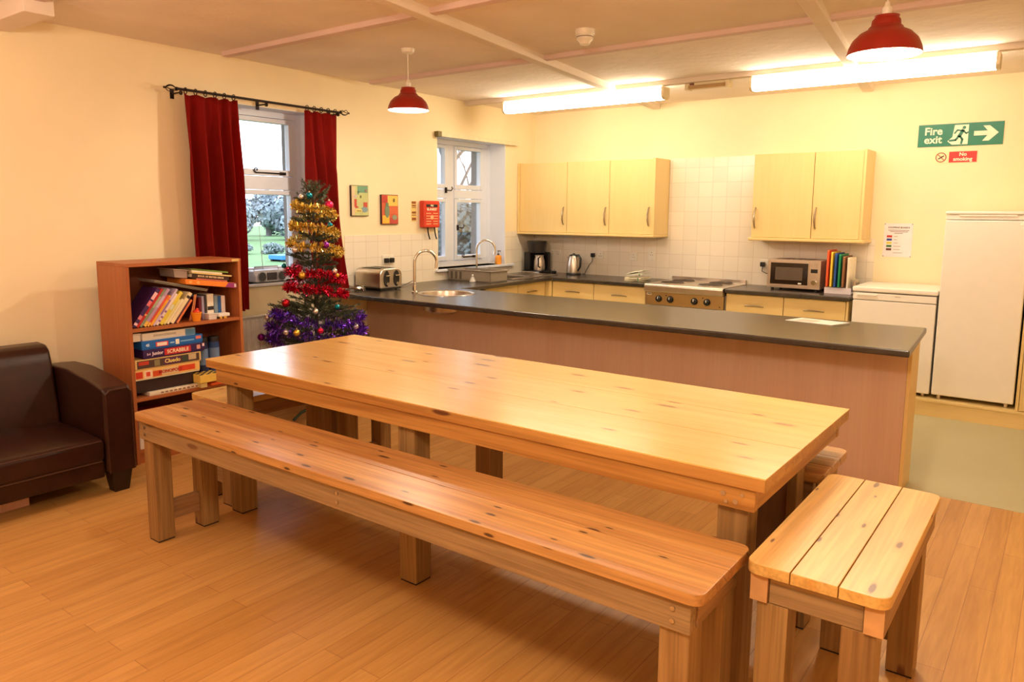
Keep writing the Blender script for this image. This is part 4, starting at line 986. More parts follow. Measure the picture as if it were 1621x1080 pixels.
put('face_plate', MB().box(.0065, .016, -2.505, -2.355, 1.122, 1.208, .003), M['whitep'], t)
put('plug', plug(MB(), (.0165, -2.465, 1.155), 'x'), M['blackp'], t); put('plug', plug(MB(), (.0165, -2.395, 1.155), 'x'), M['blackp'], t)
t = thing('power_plug', 'black plug and curled lead in the socket behind the kettle', 'plug', (.845, -.02, 1.14))
put('plug_body', plug(MB(), (.848, -.0175, 1.14), 'y'), M['blackp'], t)
put('lead', MB().tube([(.848, -.035, 1.12), (.85, -.045, 1.07), (.82, -.06, 1.03), (.79, -.075, .97), (.77, -.07, WZ + .006), (.74, -.07, WZ + .006)], .004, 6), M['blackp'], t)
t = thing('power_plug', 'black plug with a short lead in the socket beside the microwave', 'plug', (2.79, -.02, 1.125))
put('plug_body', plug(MB(), (2.79, -.0205, 1.125), 'y'), M['blackp'], t)
put('lead', MB().tube([(2.79, -.035, 1.105), (2.79, -.045, 1.06), (2.84, -.05, 1.04), (2.95, -.05, 1.04)], .004, 6), M['blackp'], t)
t = thing('power_plug', 'loose black plug lying on the worktop beside the coffee maker', 'plug', (.40, -.16, WZ))
put('plug_body', MB().box(.385, .43, -.185, -.14, WZ, WZ + .03, .008), M['blackp'], t)
put('plug_pins', MB().box(.395, .40, -.18, -.175, WZ + .03, WZ + .046).box(.415, .42, -.18, -.175, WZ + .03, WZ + .046).box(.405, .41, -.155, -.148, WZ + .03, WZ + .05), M['steel'], t)

# ------------------------------------------------------------------ COFFEE MAKER, KETTLE, TOWELS
t = thing('coffee_maker', 'black filter coffee maker in the worktop corner', 'coffee maker', (.19, -.2, WZ))
put('base', MB().box(.075, .31, -.33, -.07, WZ, WZ + .03, .006), M['blackp'], t)
put('base_trim', MB().box(.07, .315, -.336, -.325, WZ + .004, WZ + .02, .003), M['chrome'], t)
put('column', MB().box(.08, .165, -.31, -.075, WZ + .03, WZ + .24, .008).box(.165, .30, -.13, -.075, WZ + .03, WZ + .24, .008), M['blackp'], t)
put('filter_housing', MB().lathe([(.0, WZ + .235), (.10, WZ + .235), (.118, WZ + .36), (.112, WZ + .372), (0, WZ + .372)], .192, -.205, 28), col(44, 38, 36, .25), t)
jg = put('jug', MB().lathe([(.0, WZ + .031), (.062, WZ + .031), (.068, WZ + .06), (.064, WZ + .14), (.05, WZ + .19), (.055, WZ + .21), (.0, WZ + .215)], .246, -.235, 28), M['steel'], t)
put('jug_handle', MB().tube([(.29, -.285, WZ + .19), (.305, -.335, WZ + .18), (.305, -.335, WZ + .08), (.295, -.29, WZ + .07)], .009, 8), M['blackp'], jg)
t = thing('kettle', 'steel jug kettle with a black handle on the back worktop', 'kettle', (.70, -.19, WZ))
kx, ky = .70, -.20
put('power_base', MB().lathe([(0, WZ), (.085, WZ), (.085, WZ + .014), (.078, WZ + .022), (0, WZ + .022)], kx, ky, 28), M['blackp'], t)
put('kettle_body', MB().lathe([(0, WZ + .023), (.078, WZ + .023), (.082, WZ + .05), (.076, WZ + .13), (.062, WZ + .195), (.052, WZ + .215), (.0, WZ + .215)], kx, ky, 32), M['steel'], t)
put('lid', MB().lathe([(.053, WZ + .215), (.046, WZ + .228), (.012, WZ + .235), (.012, WZ + .243), (0, WZ + .245)], kx, ky, 24), M['blackp'], t)
put('handle', MB().tube([(kx + .04, ky - .02, WZ + .22), (kx + .085, ky - .035, WZ + .225), (kx + .115, ky - .04, WZ + .19), (kx + .11, ky - .04, WZ + .10), (kx + .075, ky - .03, WZ + .05)], [.012, .013, .013, .012, .009], 10), M['blackp'], t)
put('spout', MB().prism([(kx - .085, WZ + .205), (kx - .05, WZ + .15), (kx - .04, WZ + .21)], 'y', ky - .015, ky + .015, .003, 1), M['steel'], t)
def cloth(lb, x0, x1, y0, y1, z0, layers, c, seed, tilt=0):
    rd = random.Random(seed); t = thing('tea_towel', lb, 'towel', ((x0 + x1) / 2, (y0 + y1) / 2, z0), 0, 'folded tea towels'); mb = MB()
    for l in range(layers):
        b = bmesh.new(); bmesh.ops.create_grid(b, x_segments=10, y_segments=10, size=.5)
        for v in b.verts:
            u, w = v.co.x + .5, v.co.y + .5
            v.co = Vector((x0 + (x1 - x0) * u + rd.uniform(-.003, .003), y0 + (y1 - y0) * w + rd.uniform(-.003, .003), z0 + .004 + l * .014 + .004 * math.sin(5 * u + seed + l) + tilt * u * (l + 1) / layers + .003 * math.sin(6 * w)))
        bmesh.ops.solidify(b, geom=b.faces[:], thickness=.010)
        zmin = min(v.co.z for v in b.verts)
        for v in b.verts: v.co.z = max(v.co.z, z0 + .0005 + l * .011)
        mb._merge(b)
    put('towel_cloth', mb, col(*c, .9), t)
    put('stripe', MB().box(x0 + (x1 - x0) * .8, x0 + (x1 - x0) * .85, y0 - .002, y0 + .002, z0 + .004, z0 + .012 * layers), col(90, 150, 96, .9), t)
cloth('white folded tea towel lying under the green-striped one', 1.49, 1.68, -.46, -.24, WZ, 3, (240, 226, 190), 1)
cloth('white and green tea towel folded on top of the other', 1.50, 1.69, -.45, -.25, WZ + .052, 2, (236, 234, 206), 5, .05)

# ------------------------------------------------------------------ BASE CABINETS (back run and left run)
def bow(x0, x1, y, z, d=.028):  # bow handle on a front facing -y
    return MB().tube([(x0, y, z - .004), (x0 + .006, y - d * .6, z), ((x0 + x1) / 2 - .03, y - d, z + .004), ((x0 + x1) / 2 + .03, y - d, z + .004), (x1 - .006, y - d * .6, z), (x1, y, z - .004)], [.005, .005, .0075, .0075, .005, .005], 8)
def base_unit(lb, x0, x1, hz=.775):
    t = thing('base_cabinet', lb, 'cabinet', ((x0 + x1) / 2, -.3, 0), 0, 'base cabinets')
    put('carcass', MB().box(x0 + .002, x1 - .002, -.58, -.01, .13, WZ - .04), M['maple'], t)
    d = put('drawer', MB().box(x0 + .003, x1 - .003, -.602, -.582, .70, WZ - .045, .002), M['maple_h'], t)
    xc = (x0 + x1) / 2; put('handle', bow(xc - .085, xc + .085, -.602, hz), M['pewter'], d)
    d = put('door', MB().box(x0 + .003, x1 - .003, -.602, -.582, .135, .694, .002), M['maple'], t)
    put('handle', MB().tube([(x0 + .06, -.602, .52), (x0 + .06, -.63, .54), (x0 + .06, -.63, .64), (x0 + .06, -.602, .66)], .005, 8), M['chrome'], d)
    put('plinth', MB().box(x0, x1, -.54, -.525, 0, .128), M['maple_h'], t)
base_unit('maple base cabinet in the corner, left of the next drawer unit', .68, 1.205)
base_unit('maple base cabinet directly left of the cooker', 1.206, 1.812)
base_unit('maple base cabinet directly right of the cooker', 2.648, 3.183)
base_unit('maple base cabinet under the chopping boards, beside the freezer', 3.184, 3.712)
tag(put('end_panel', MB().box(3.7135, 3.732, -.602, -.01, 0, WZ - .04, .001), M['maple'], loc=(3.72, -.3, 0)), 'plain maple end panel between base cabinet and freezer', 'panel')
tag(put('corner_post', MB().box(.603, .679, -.655, -.603, 0, WZ - .04, .002), M['maple'], loc=(.64, -.63, 0)), 'narrow maple post filling the corner between the base cabinets', 'panel')
def left_unit(lb, y0, y1):
    t = thing('base_cabinet', lb, 'cabinet', (.3, (y0 + y1) / 2, 0), 0, 'base cabinets')
    put('carcass', MB().box(.01, .60, y0 + .002, y1 - .002, .13, .14).box(.01, .02, y0 + .002, y1 - .002, .14, .74).box(.02, .60, y0 + .002, y0 + .018, .14, .74).box(.02, .60, y1 - .018, y1 - .002, .14, .74), M['maple'], t)
    d = put('drawer', MB().box(.602, .622, y0 + .003, y1 - .003, .70, WZ - .045, .002), M['maple_h'], t)
    yc = (y0 + y1) / 2
    put('handle', MB().tube([(.622, yc - .085, .778), (.64, yc - .078, .782), (.65, yc - .03, .786), (.65, yc + .03, .786), (.64, yc + .078, .782), (.622, yc + .085, .778)], [.005, .005, .0075, .0075, .005, .005], 8), M['pewter'], d)
    d = put('door', MB().box(.602, .622, y0 + .003, y1 - .003, .135, .694, .002), M['maple'], t)
    put('handle', MB().tube([(.622, y0 + .06, .52), (.65, y0 + .06, .54), (.65, y0 + .06, .64), (.622, y0 + .06, .66)], .005, 8), M['chrome'], d)
    put('plinth', MB().box(.545, .56, y0, y1, 0, .128), M['maple_h'], t)
left_unit('maple base cabinet under the kitchen window, nearer the peninsula', -1.70, -1.165)
left_unit('maple base cabinet under the kitchen window, nearer the corner', -1.164, -.657)

# ------------------------------------------------------------------ WALL CABINETS
def wall_unit(lb, x0, x1, side):
    t = thing('wall_cabinet', lb, 'wall cabinet', ((x0 + x1) / 2, -.17, 1.4), 0, 'maple wall cabinets')
    put('carcass', MB().box(x0 + .001, x1 - .001, -.315, -.008, 1.4, 2.175), M['maple'], t)
    d = put('door', MB().box(x0 + .002, x1 - .002, -.337, -.317, 1.402, 2.173, .002), M['maple'], t)
    xh = x1 - .04 if side == 'r' else x0 + .035
    put('handle', MB().tube([(xh, -.337, 1.49), (xh, -.352, 1.497), (xh - .004, -.364, 1.55), (xh - .004, -.364, 1.61), (xh, -.352, 1.672), (xh, -.337, 1.68)], [.006, .006, .009, .009, .006, .006], 8), M['pewter'], d)
    return t
wall_unit('maple wall cabinet in the corner above the coffee maker', .035, .68, 'r')
wall_unit('maple wall cabinet above the kettle, middle of the left three', .681, 1.217, 'r')
wall_unit('maple wall cabinet above the tea towels, nearest the cooker tiles', 1.218, 1.728, 'r')
wall_unit('maple wall cabinet above the microwave, right of the cooker tiles', 2.762, 3.31, 'l')
wall_unit('maple wall cabinet above the chopping boards, nearest the fire exit sign', 3.311, 3.72, 'l')
for nm, x, lb in (('end_panel', 1.729, 'maple end panel on the right of the left wall cabinets'), ('end_panel', 3.721, 'maple end panel on the right of the right wall cabinets'), ('end_panel', .007, 'narrow maple filler between left wall and cabinets')):
    tag(put(nm, MB().box(x, x + (.022 if x > 1 else .027), -.345, -.008, 1.4, 2.182, .001), M['maple'], loc=(x, -.17, 1.4)), lb, 'panel')
tag(put('light_pelmet', MB().box(.007, 1.758, -.36, -.008, 1.37, 1.399, .008, 3), M['maple_h'], loc=(.9, -.17, 1.37)), 'maple pelmet board under the left three wall cabinets', 'pelmet')
tag(put('light_pelmet', MB().box(2.742, 3.76, -.36, -.008, 1.37, 1.399, .008, 3), M['maple_h'], loc=(3.2, -.17, 1.37)), 'maple pelmet board under the right two wall cabinets', 'pelmet')

# ------------------------------------------------------------------ COOKER
t = thing('cooker', 'stainless steel electric cooker with four hotplates and black knobs', 'cooker', (2.23, -.3, 0))
cx0, cx1 = 1.822, 2.638
put('oven_body', MB().box(cx0, cx1, -.585, -.03, .02, .845), M['white'], t)
d = put('oven_door', MB().box(cx0 + .004, cx1 - .004, -.62, -.587, .10, .70, .006), M['white'], t)
put('handle', MB().tube([(cx0 + .12, -.62, .655), (cx0 + .13, -.65, .655), (cx1 - .13, -.65, .655), (cx1 - .12, -.62, .655)], .008, 8), M['chrome'], d)
put('door_glass', MB().box(cx0 + .14, cx1 - .14, -.6215, -.6195, .25, .58), M['darkglass'], d)
put('hob_top', MB().prism([(-.03, .845), (-.66, .845), (-.667, .865), (-.667, .905), (-.655, .925), (-.03, .925)], 'x', cx0, cx1, .006, 2), M['steel'], t)
put('splash_rail', MB().box(cx0 + .01, cx1 - .01, -.03, -.008, .85, .962, .003), M['steel'], t)
cp = put('control_panel', MB().box(cx0 + .002, cx1 - .002, -.628, -.588, .715, .844, .004), M['brass'], t)
for x in (1.972, 2.094, 2.346, 2.474):
    k = put('knob', MB().cyl((x, -.629, .778), (x, -.634, .778), .034, n=24).lathe([(.0, 0), (.029, 0), (.028, .018), (.02, .026), (.0, .027)], 0, 0, 24, Matrix.Translation((x, -.634, .778)) @ Matrix.Rotation(PI / 2, 4, 'X')), M['blackp'], t)
    put('pointer', MB().box(x - .003, x + .003, -.6625, -.6605, .778, .802), M['whitep'], k)
put('indicator', MB().cyl((2.05, -.628, .815), (2.05, -.632, .815), .006, n=8).cyl((2.43, -.628, .815), (2.43, -.632, .815), .006, n=8).cyl((2.60, -.628, .74), (2.60, -.632, .74), .006, n=8), M['ink'], cp)
put('badge', MB().box(1.84, 1.89, -.6288, -.6278, .812, .836).box(1.845, 1.885, -.6292, -.6287, .816, .832), col(230, 214, 190, .4), cp)
put('badge_mark', MB().box(1.849, 1.881, -.6296, -.6291, .820, .828), M['ink'], cp)
for (x, y) in ((2.03, -.45), (2.43, -.45), (2.03, -.18), (2.43, -.18)):
    h = put('hotplate', MB().lathe([(.118, .9255), (.118, .931), (.108, .938), (.03, .938), (.026, .934), (.0, .934)], x, y, 32), M['hot'], t)
    put('plate_ring', MB().lathe([(.124, .9253), (.124, .930), (.118, .931)], x, y, 32), M['steel'], h)
put('foot', MB().cyl((cx0 + .05, -.55, 0), (cx0 + .05, -.55, .025), .02).cyl((cx1 - .05, -.55, 0), (cx1 - .05, -.55, .025), .02).cyl((cx0 + .05, -.1, 0), (cx0 + .05, -.1, .025), .02).cyl((cx1 - .05, -.1, 0), (cx1 - .05, -.1, .025), .02), M['blackp'], t)

# ------------------------------------------------------------------ MICROWAVE
t = thing('microwave', 'silver microwave oven on the worktop under the right wall cabinets', 'microwave', (3.19, -.2, WZ))
mx0, mx1, my0, my1, mz0, mz1 = 2.955, 3.43, -.385, -.05, WZ + .022, 1.205
put('casing', MB().box(mx0 + .004, mx1 - .004, my0 + .02, my1, mz0, mz1 - .003, .004), col(176, 152, 134, .4), t)
put('front_frame', MB().box(mx0, mx1, my0, my0 + .02, mz0, mz1, .004), M['steel'], t)
d = put('door', MB().box(mx0 + .012, mx0 + .375, my0 - .006, my0 - .0005, mz0 + .012, mz1 - .012, .003), M['steel'], t)
put('door_window', MB().box(mx0 + .03, mx0 + .368, my0 - .008, my0 - .0055, mz0 + .035, mz1 - .03), M['darkglass'], d)
put('window_mesh', MB().box(mx0 + .075, mx0 + .32, my0 - .0086, my0 - .0079, mz0 + .075, mz1 - .07), col(92, 76, 62, .4), d)
put('sticker', MB().box(mx0 + .285, mx0 + .315, my0 - .0094, my0 - .0084, mz0 + .042, mz0 + .055), M['whitep'], d)
put('display', MB().box(mx1 - .085, mx1 - .025, my0 - .002, my0 + .001, mz0 + .15, mz0 + .185), M['blackp'], t)
put('dial', MB().cyl((mx1 - .052, my0 - .001, mz0 + .065), (mx1 - .052, my0 - .022, mz0 + .065), .022, n=20), M['chrome'], t)
bt = MB()
for i in range(3):
    for j in range(3): bt.box(mx1 - .085 + i * .022, mx1 - .07 + i * .022, my0 - .002, my0 + .001, mz0 + .198 + j * .014, mz0 + .207 + j * .014, .001)
put('buttons', bt, col(190, 172, 154, .4), t)
put('top_vents', MB().box(mx0 + .1, mx0 + .17, -.3, -.1, mz1 - .003, mz1 + .0005).box(mx0 + .2, mx0 + .27, -.3, -.1, mz1 - .003, mz1 + .0005).box(mx0 + .3, mx0 + .37, -.3, -.1, mz1 - .003, mz1 + .0005), col(120, 96, 84), t)
ft = MB()
for x in (mx0 + .04, mx1 - .04):
    for y in (my0 + .04, my1 - .04): ft.cyl((x, y, WZ), (x, y, mz0 + .002), .014, n=12)
put('foot', ft, M['blackp'], t)

# ------------------------------------------------------------------ CHOPPING BOARDS in a rack
t = thing('board_rack', 'white rack holding the coloured chopping boards beside the microwave', 'rack', (3.6, -.27, WZ))
rk = MB().box(3.475, 3.70, -.40, -.12, WZ, WZ + .012, .002)
rk.box(3.475, 3.70, -.402, -.398, WZ, WZ + .055, .001).box(3.475, 3.70, -.122, -.118, WZ, WZ + .055, .001)
for k in range(7): rk.box(3.475 + k * .0335, 3.479 + k * .0335, -.397, -.123, WZ + .012, WZ + .045)
put('rack_frame', rk, col(236, 222, 226, .4), t)
tag(put('metal_holder', MB().box(3.703, 3.72, -.33, -.2, WZ + .0, WZ + .13, .002), M['steel'], loc=(3.71, -.26, WZ)), 'narrow steel holder beside the white chopping board', 'holder')
for k, (c, lb) in enumerate([((238, 92, 44), 'orange-red chopping board, first in the rack beside the microwave'), ((246, 204, 64), 'yellow chopping board in the rack'), ((34, 80, 158), 'blue chopping board in the rack'), ((24, 140, 84), 'green chopping board in the rack'), ((150, 98, 62), 'brown chopping board in the rack'), ((244, 230, 206), 'white chopping board, last in the rack beside the freezer')]):
    x = 3.486 + k * .0335
    h = [.385, .37, .36, .352, .335, .325][k]
    bm_ = MB().prism([(-.42, WZ + .0605), (-.135, WZ + .0605), (-.135, WZ + h - .01), (-.147, WZ + h), (-.408, WZ + h), (-.42, WZ + h - .01)], 'x', x, x + .017, .002, 1) if k < 5 else MB().prism([(-.395, WZ + .0125), (-.135, WZ + .0125), (-.135, WZ + h - .01), (-.147, WZ + h), (-.383, WZ + h), (-.395, WZ + h - .01)], 'x', x, x + .017, .002, 1)
    tag(put('chopping_board', bm_, col(*c), loc=(x, -.27, WZ + .06)), lb, 'chopping board', 'coloured chopping boards')

# ------------------------------------------------------------------ FREEZER, FRIDGE, PLINTH, TALL UNIT
tag(put('appliance_plinth', MB().box(3.77, 6.2, -.674, -.656, 0, .118, .001).box(3.77, 6.2, -.685, -.01, .118, .138, .003), M['maple_h'], loc=(4.8, -.3, 0)), 'low maple plinth under the freezer and fridge', 'plinth')
def feet(t, xs, ys, z0, z1):
    m = MB()
    for x in xs:
        for y in ys: m.cyl((x, y, z0), (x, y, z1), .016, n=12)
    put('foot', m, M['steel'], t)
t = thing('freezer', 'white under-counter freezer with a flat lid between worktop and fridge', 'freezer', (4.08, -.3, .138))
put('cabinet', MB().box(3.765, 4.393, -.57, -.03, .165, .965, .004), M['white'], t)
put('lid', MB().box(3.758, 4.402, -.625, -.03, .975, 1.018, .012, 3), M['white'], t)
d = put('door', MB().box(3.765, 4.393, -.62, -.575, .168, .905, .008, 2), M['white'], t)
p = put('control_strip', MB().box(3.765, 4.393, -.62, -.575, .909, .968, .006, 2), M['white'], t)
put('handle', MB().box(3.80, 3.955, -.632, -.62, .942, .958, .005), M['white'], p)
put('badge', MB().box(4.09, 4.13, -.6212, -.62, .944, .951), M['steel'], p)
feet(t, (3.82, 4.34), (-.55, -.08), .1385, .17)
t = thing('fridge', 'tall white fridge with a plain door on the right', 'fridge', (4.69, -.3, .138))
put('cabinet', MB().box(4.412, 4.965, -.565, -.03, .168, 1.625, .004), M['white'], t)
put('top_cap', MB().box(4.405, 4.972, -.625, -.03, 1.627, 1.652, .008, 3), M['white'], t)
d = put('door', MB().box(4.408, 4.969, -.622, -.57, .172, 1.582, .01, 3), M['white'], t)
put('handle_rail', MB().box(4.408, 4.969, -.615, -.57, 1.586, 1.625, .006, 2), M['white'], t)
put('handle', MB().box(4.50, 4.88, -.624, -.616, 1.612, 1.626, .003), M['whitep'], t)
put('badge', MB().box(4.90, 4.945, -.6232, -.622, 1.55, 1.565), M['steel'], d)
feet(t, (4.46, 4.92), (-.58, -.08), .1385, .175)
t = thing('tall_cabinet', 'tall maple cabinet at the right edge beside the fridge', 'cabinet', (5.3, -.34, .1))
put('carcass', MB().box(5.006, 5.6, -.64, -.03, .139, 2.1), M['maple'], t)
put('side_panel', MB().box(4.985, 5.005, -.675, -.03, .139, 2.1, .001), M['maple'], t)
d = put('door', MB().box(5.008, 5.598, -.672, -.645, .142, 2.095, .002), M['maple'], t)
put('handle', MB().tube([(5.05, -.672, 1.1), (5.05, -.70, 1.12), (5.05, -.70, 1.24), (5.05, -.672, 1.26)], .006, 8), M['chrome'], d)

# ------------------------------------------------------------------ paper on the peninsula
t = thing('paper_sheet', 'loose white sheet of paper on the right end of the peninsula', 'paper', (3.9, -2.38, WZ), 0, 'papers on the peninsula')
put('sheet', MB().prism([(3.745, -2.42), (3.80, -2.235), (4.115, -2.285), (4.05, -2.475)], 'z', WZ + .0005, WZ + .0025), M['paper'], t)
put('print', MB().prism([(3.80, -2.41), (3.825, -2.29), (3.95, -2.31), (3.925, -2.43)], 'z', WZ + .0025, WZ + .0028), col(206, 200, 186), t)
t = thing('leaflet', 'small dark-edged leaflet poking out under the white sheet', 'leaflet', (4.08, -2.38, WZ))
put('sheet', MB().prism([(4.055, -2.478), (4.115, -2.34), (4.135, -2.36), (4.095, -2.47)], 'z', WZ + .0003, WZ + .0016), col(90, 80, 50), t)

# ------------------------------------------------------------------ WALL THINGS ON THE LEFT WALL
def picture(lb, y0, y1, z0, z1, base, blocks):
    t = thing('picture', lb, 'picture', (0, (y0 + y1) / 2, z0), 0, 'canvas pictures')
    put('canvas_frame', MB().box(.0005, .022, y0, y1, z0, z1, .0015), col(52, 24, 18), t)
    cv = put('canvas', MB().box(.022, .0232, y0 + .004, y1 - .004, z0 + .004, z1 - .004), col(*base), t)
    by = {}
    for (a, b, c, d, cc, *rest) in blocks:
        m = by.setdefault(cc, MB())
        Y0, Y1, Z0, Z1 = y0 + (y1 - y0) * a, y0 + (y1 - y0) * b, z0 + (z1 - z0) * c, z0 + (z1 - z0) * d
        k = len(by)
        if rest: m.prism([((Y0 + Y1) / 2 + (Y1 - Y0) / 2 * math.cos(q * PI / 8), (Z0 + Z1) / 2 + (Z1 - Z0) / 2 * math.sin(q * PI / 8)) for q in range(16)], 'x', .0232, .0232 + .0006 * k)
        else: m.box(.0232, .0232 + .0006 * k, Y0, Y1, Z0, Z1)
    for cc, m in by.items(): put('painted_shape', m, col(*cc), cv)
picture('pale green canvas picture with small toy shapes, left of the two', -2.877, -2.673, 1.576, 1.85, (200, 204, 140),
        [(.36, .95, .76, .98, (112, 160, 130)), (.36, .44, .7, .8, (112, 160, 130)), (.02, .2, .02, .96, (226, 200, 160)), (.14, .34, .6, .68, (206, 190, 186), 1), (.16, .3, .30, .55, (204, 84, 66)), (.2, .38, .26, .32, (204, 84, 66)), (.7, .92, .28, .45, (204, 84, 66)), (.55, .95, .12, .3, (134, 160, 172), 1), (.2, .6, .12, .22, (240, 218, 130)), (.28, .55, .15, .18, (120, 120, 70)), (.5, .58, .58, .68, (120, 120, 70), 1), (.78, .92, .78, .88, (150, 130, 120), 1)])
picture('red and yellow patchwork canvas picture with a vase, right of the two', -2.511, -2.295, 1.498, 1.775, (214, 100, 66),
        [(.36, .97, .62, .97, (246, 206, 100)), (.04, .36, .72, .97, (196, 66, 56)), (.36, .97, .36, .6, (226, 110, 70)), (.04, .45, .03, .3, (240, 190, 70)), (.45, .97, .03, .22, (200, 80, 70)), (.18, .46, .22, .68, (128, 146, 116), 1), (.24, .4, .58, .72, (112, 134, 110)), (.62, .9, .15, .32, (150, 160, 132), 1), (.68, .78, .75, .88, (120, 100, 50), 1)])
t = thing('instruction_strip', 'narrow yellow and brown instruction strip beside the fire blanket', 'sign', (0, -2.06, 1.5))
put('strip', MB().box(.0005, .003, -2.096, -2.026, 1.522, 1.722, .0005), col(238, 210, 130), t)
g = MB()
for (za, zb) in ((1.695, 1.718), (1.67, 1.685), (1.655, 1.663), (1.60, 1.62), (1.58, 1.588), (1.535, 1.56)): g.box(.003, .0036, -2.09, -2.032, za, zb)
put('brown_print', g, col(150, 84, 40), t)
t = thing('fire_blanket', 'red fire blanket box with two black straps left of the kitchen window', 'fire blanket', (0, -1.86, 1.45))
put('case', MB().box(.0005, .07, -1.985, -1.755, 1.462, 1.728, .012, 3), M['firebox'], t)
put('black_panel', MB().box(.07, .071, -1.955, -1.79, 1.665, 1.692), M['ink'], t)
put('lettering', text_mb('FIRE', .024, face_left(.0714, -1.872, 1.679), .0004, .0006), M['signw'], t)
put('lettering', text_mb('BLANKET', .034, face_left(.0708, -1.872, 1.642), .0004, .001), M['signw'], t)
g = MB()
for i in range(5):
    for j in range(2): g.box(.07, .0706, -1.955 + j * .1, -1.885 + j * .1, 1.495 + i * .026, 1.503 + i * .026)
g.prism([(-1.872 + .022 * math.cos(q * PI / 8), 1.565 + .022 * math.sin(q * PI / 8)) for q in range(16)], 'x', .07, .071)
put('instructions', g, col(244, 190, 140), t)
for y in (-1.90, -1.80):
    put('strap', MB().tube([(.035, y, 1.466), (.036, y + .004, 1.42), (.036, y + .015, 1.38), (.036, y + .03, 1.345)], .007, 6), M['ink'], t)

# ------------------------------------------------------------------ SIGNS ON THE BACK WALL
t = thing('fire_exit_sign', 'green and white fire exit sign with running figure and arrow', 'sign', (4.38, 0, 2.2))
sx0, sx1, sz0, sz1 = 4.071, 4.696, 2.203, 2.39; SW = sx1 - sx0; SH = sz1 - sz0
put('sign_board', MB().box(sx0, sx1, -.005, -.0005, sz0, sz1, .001), M['signg'], t)
put('lettering', text_mb('Fire', .088, face_back(sx0 + SW * .185, -.0056, sz0 + SH * .68), .0006, .002), M['signw'], t)
put('lettering', text_mb('exit', .088, face_back(sx0 + SW * .185, -.0056, sz0 + SH * .30), .0006, .002), M['signw'], t)
def sp(u, v): return (sx0 + SW * u, sz0 + SH * v)
put('doorway', MB().prism([sp(.415, .06), sp(.60, .06), sp(.60, .93), sp(.435, .93), sp(.415, .40), sp(.36, .22)], 'y', -.0062, -.005), M['signw'], t)
mn = MB(); yA, yB = -.0072, -.0062
hx, hz = sp(.548, .80); mn.prism([(hx + .013 * math.cos(q * PI / 8), hz + .013 * math.sin(q * PI / 8)) for q in range(16)], 'y', yA, yB)
def limb(pts, w, ya=None):
    for (p, q) in zip(pts, pts[1:]):
        P = Vector(sp(*p)); Q = Vector(sp(*q)); d = (Q - P).normalized(); n = Vector((-d.y, d.x)) * w / 2; e = d * w * .3
        mn.prism([tuple(P - e + n), tuple(P - e - n), tuple(Q + e - n), tuple(Q + e + n)], 'y', yA, yB)
limb([(.535, .68), (.495, .42)], .026); limb([(.53, .66), (.47, .70), (.44, .56)], .012); limb([(.54, .66), (.575, .54), (.605, .60)], .012)
limb([(.505, .42), (.535, .28), (.525, .10)], .016); limb([(.49, .42), (.455, .26), (.385, .24)], .016)
put('running_figure', mn, M['signg'], t)
put('arrow', MB().prism([sp(.665, .42), sp(.82, .42), sp(.765, .18), sp(.84, .18), sp(.945, .52), sp(.84, .84), sp(.765, .84), sp(.82, .62), sp(.665, .62)], 'y', -.0062, -.005), M['signw'], t)
t = thing('no_smoking_sign', 'small red and white no smoking sign under the fire exit sign', 'sign', (4.38, 0, 2.07))
put('sign_board', MB().box(4.205, 4.525, -.003, -.0005, 2.062, 2.160), col(250, 228, 180), t)
put('red_panel', MB().box(4.318, 4.522, -.0042, -.003, 2.066, 2.156), M['signr'], t)
put('lettering', text_mb('No', .042, face_back(4.42, -.0047, 2.132), .0005, .001), M['signw'], t)
put('lettering', text_mb('smoking', .042, face_back(4.42, -.0047, 2.092), .0005, .001), M['signw'], t)
rg = MB().tube([(4.258 + .038 * math.cos(q * PI / 12), -.0045, 2.111 + .038 * math.sin(q * PI / 12)) for q in range(24)], .0035, 6, True)
rg.tube([(4.232, -.0045, 2.137), (4.284, -.0045, 2.085)], .003, 6)
put('prohibition_ring', rg, col(170, 50, 50), t)
put('cigarette', MB().tube([(4.238, -.0045, 2.098), (4.28, -.0045, 2.124)], .0045, 6), M['ink'], t)
t = thing('notice', 'white chopping board colour notice pinned to the back wall', 'notice', (3.97, 0, 1.25))
put('notice_sheet', MB().box(3.856, 4.088, -.002, -.0005, 1.247, 1.545), M['lilacpaper'], t)
put('lettering', text_mb('CHOPPING BOARDS', .019, face_back(3.975, -.0026, 1.508), .0004, .0005), M['ink'], t)
g = MB()
for (a, b, z) in ((3.89, 4.06, 1.484), (3.905, 4.05, 1.472), (3.94, 4.01, 1.458)): g.box(a, b, -.0026, -.002, z - .003, z + .003)
for k, w in enumerate((.03, .026, .035, .06, .055, .075)): g.box(3.94, 3.94 + w, -.0026, -.002, 1.427 - k * .029, 1.431 - k * .029)
put('text_lines', g, col(150, 134, 136), t)
for k, c in enumerate([(190, 44, 40), (40, 70, 150), (226, 206, 70), (50, 110, 60), (96, 44, 34)]): put('colour_block', MB().box(3.882, 3.925, -.0028, -.002, 1.42 - k * .029, 1.439 - k * .029), col(*c), t)
g = MB()
for x, z in ((3.862, 1.539), (4.082, 1.539), (3.862, 1.253), (4.082, 1.253)): g.cyl((x, -.002, z), (x, -.005, z), .004, n=8)
put('pin', g, M['ink'], t)

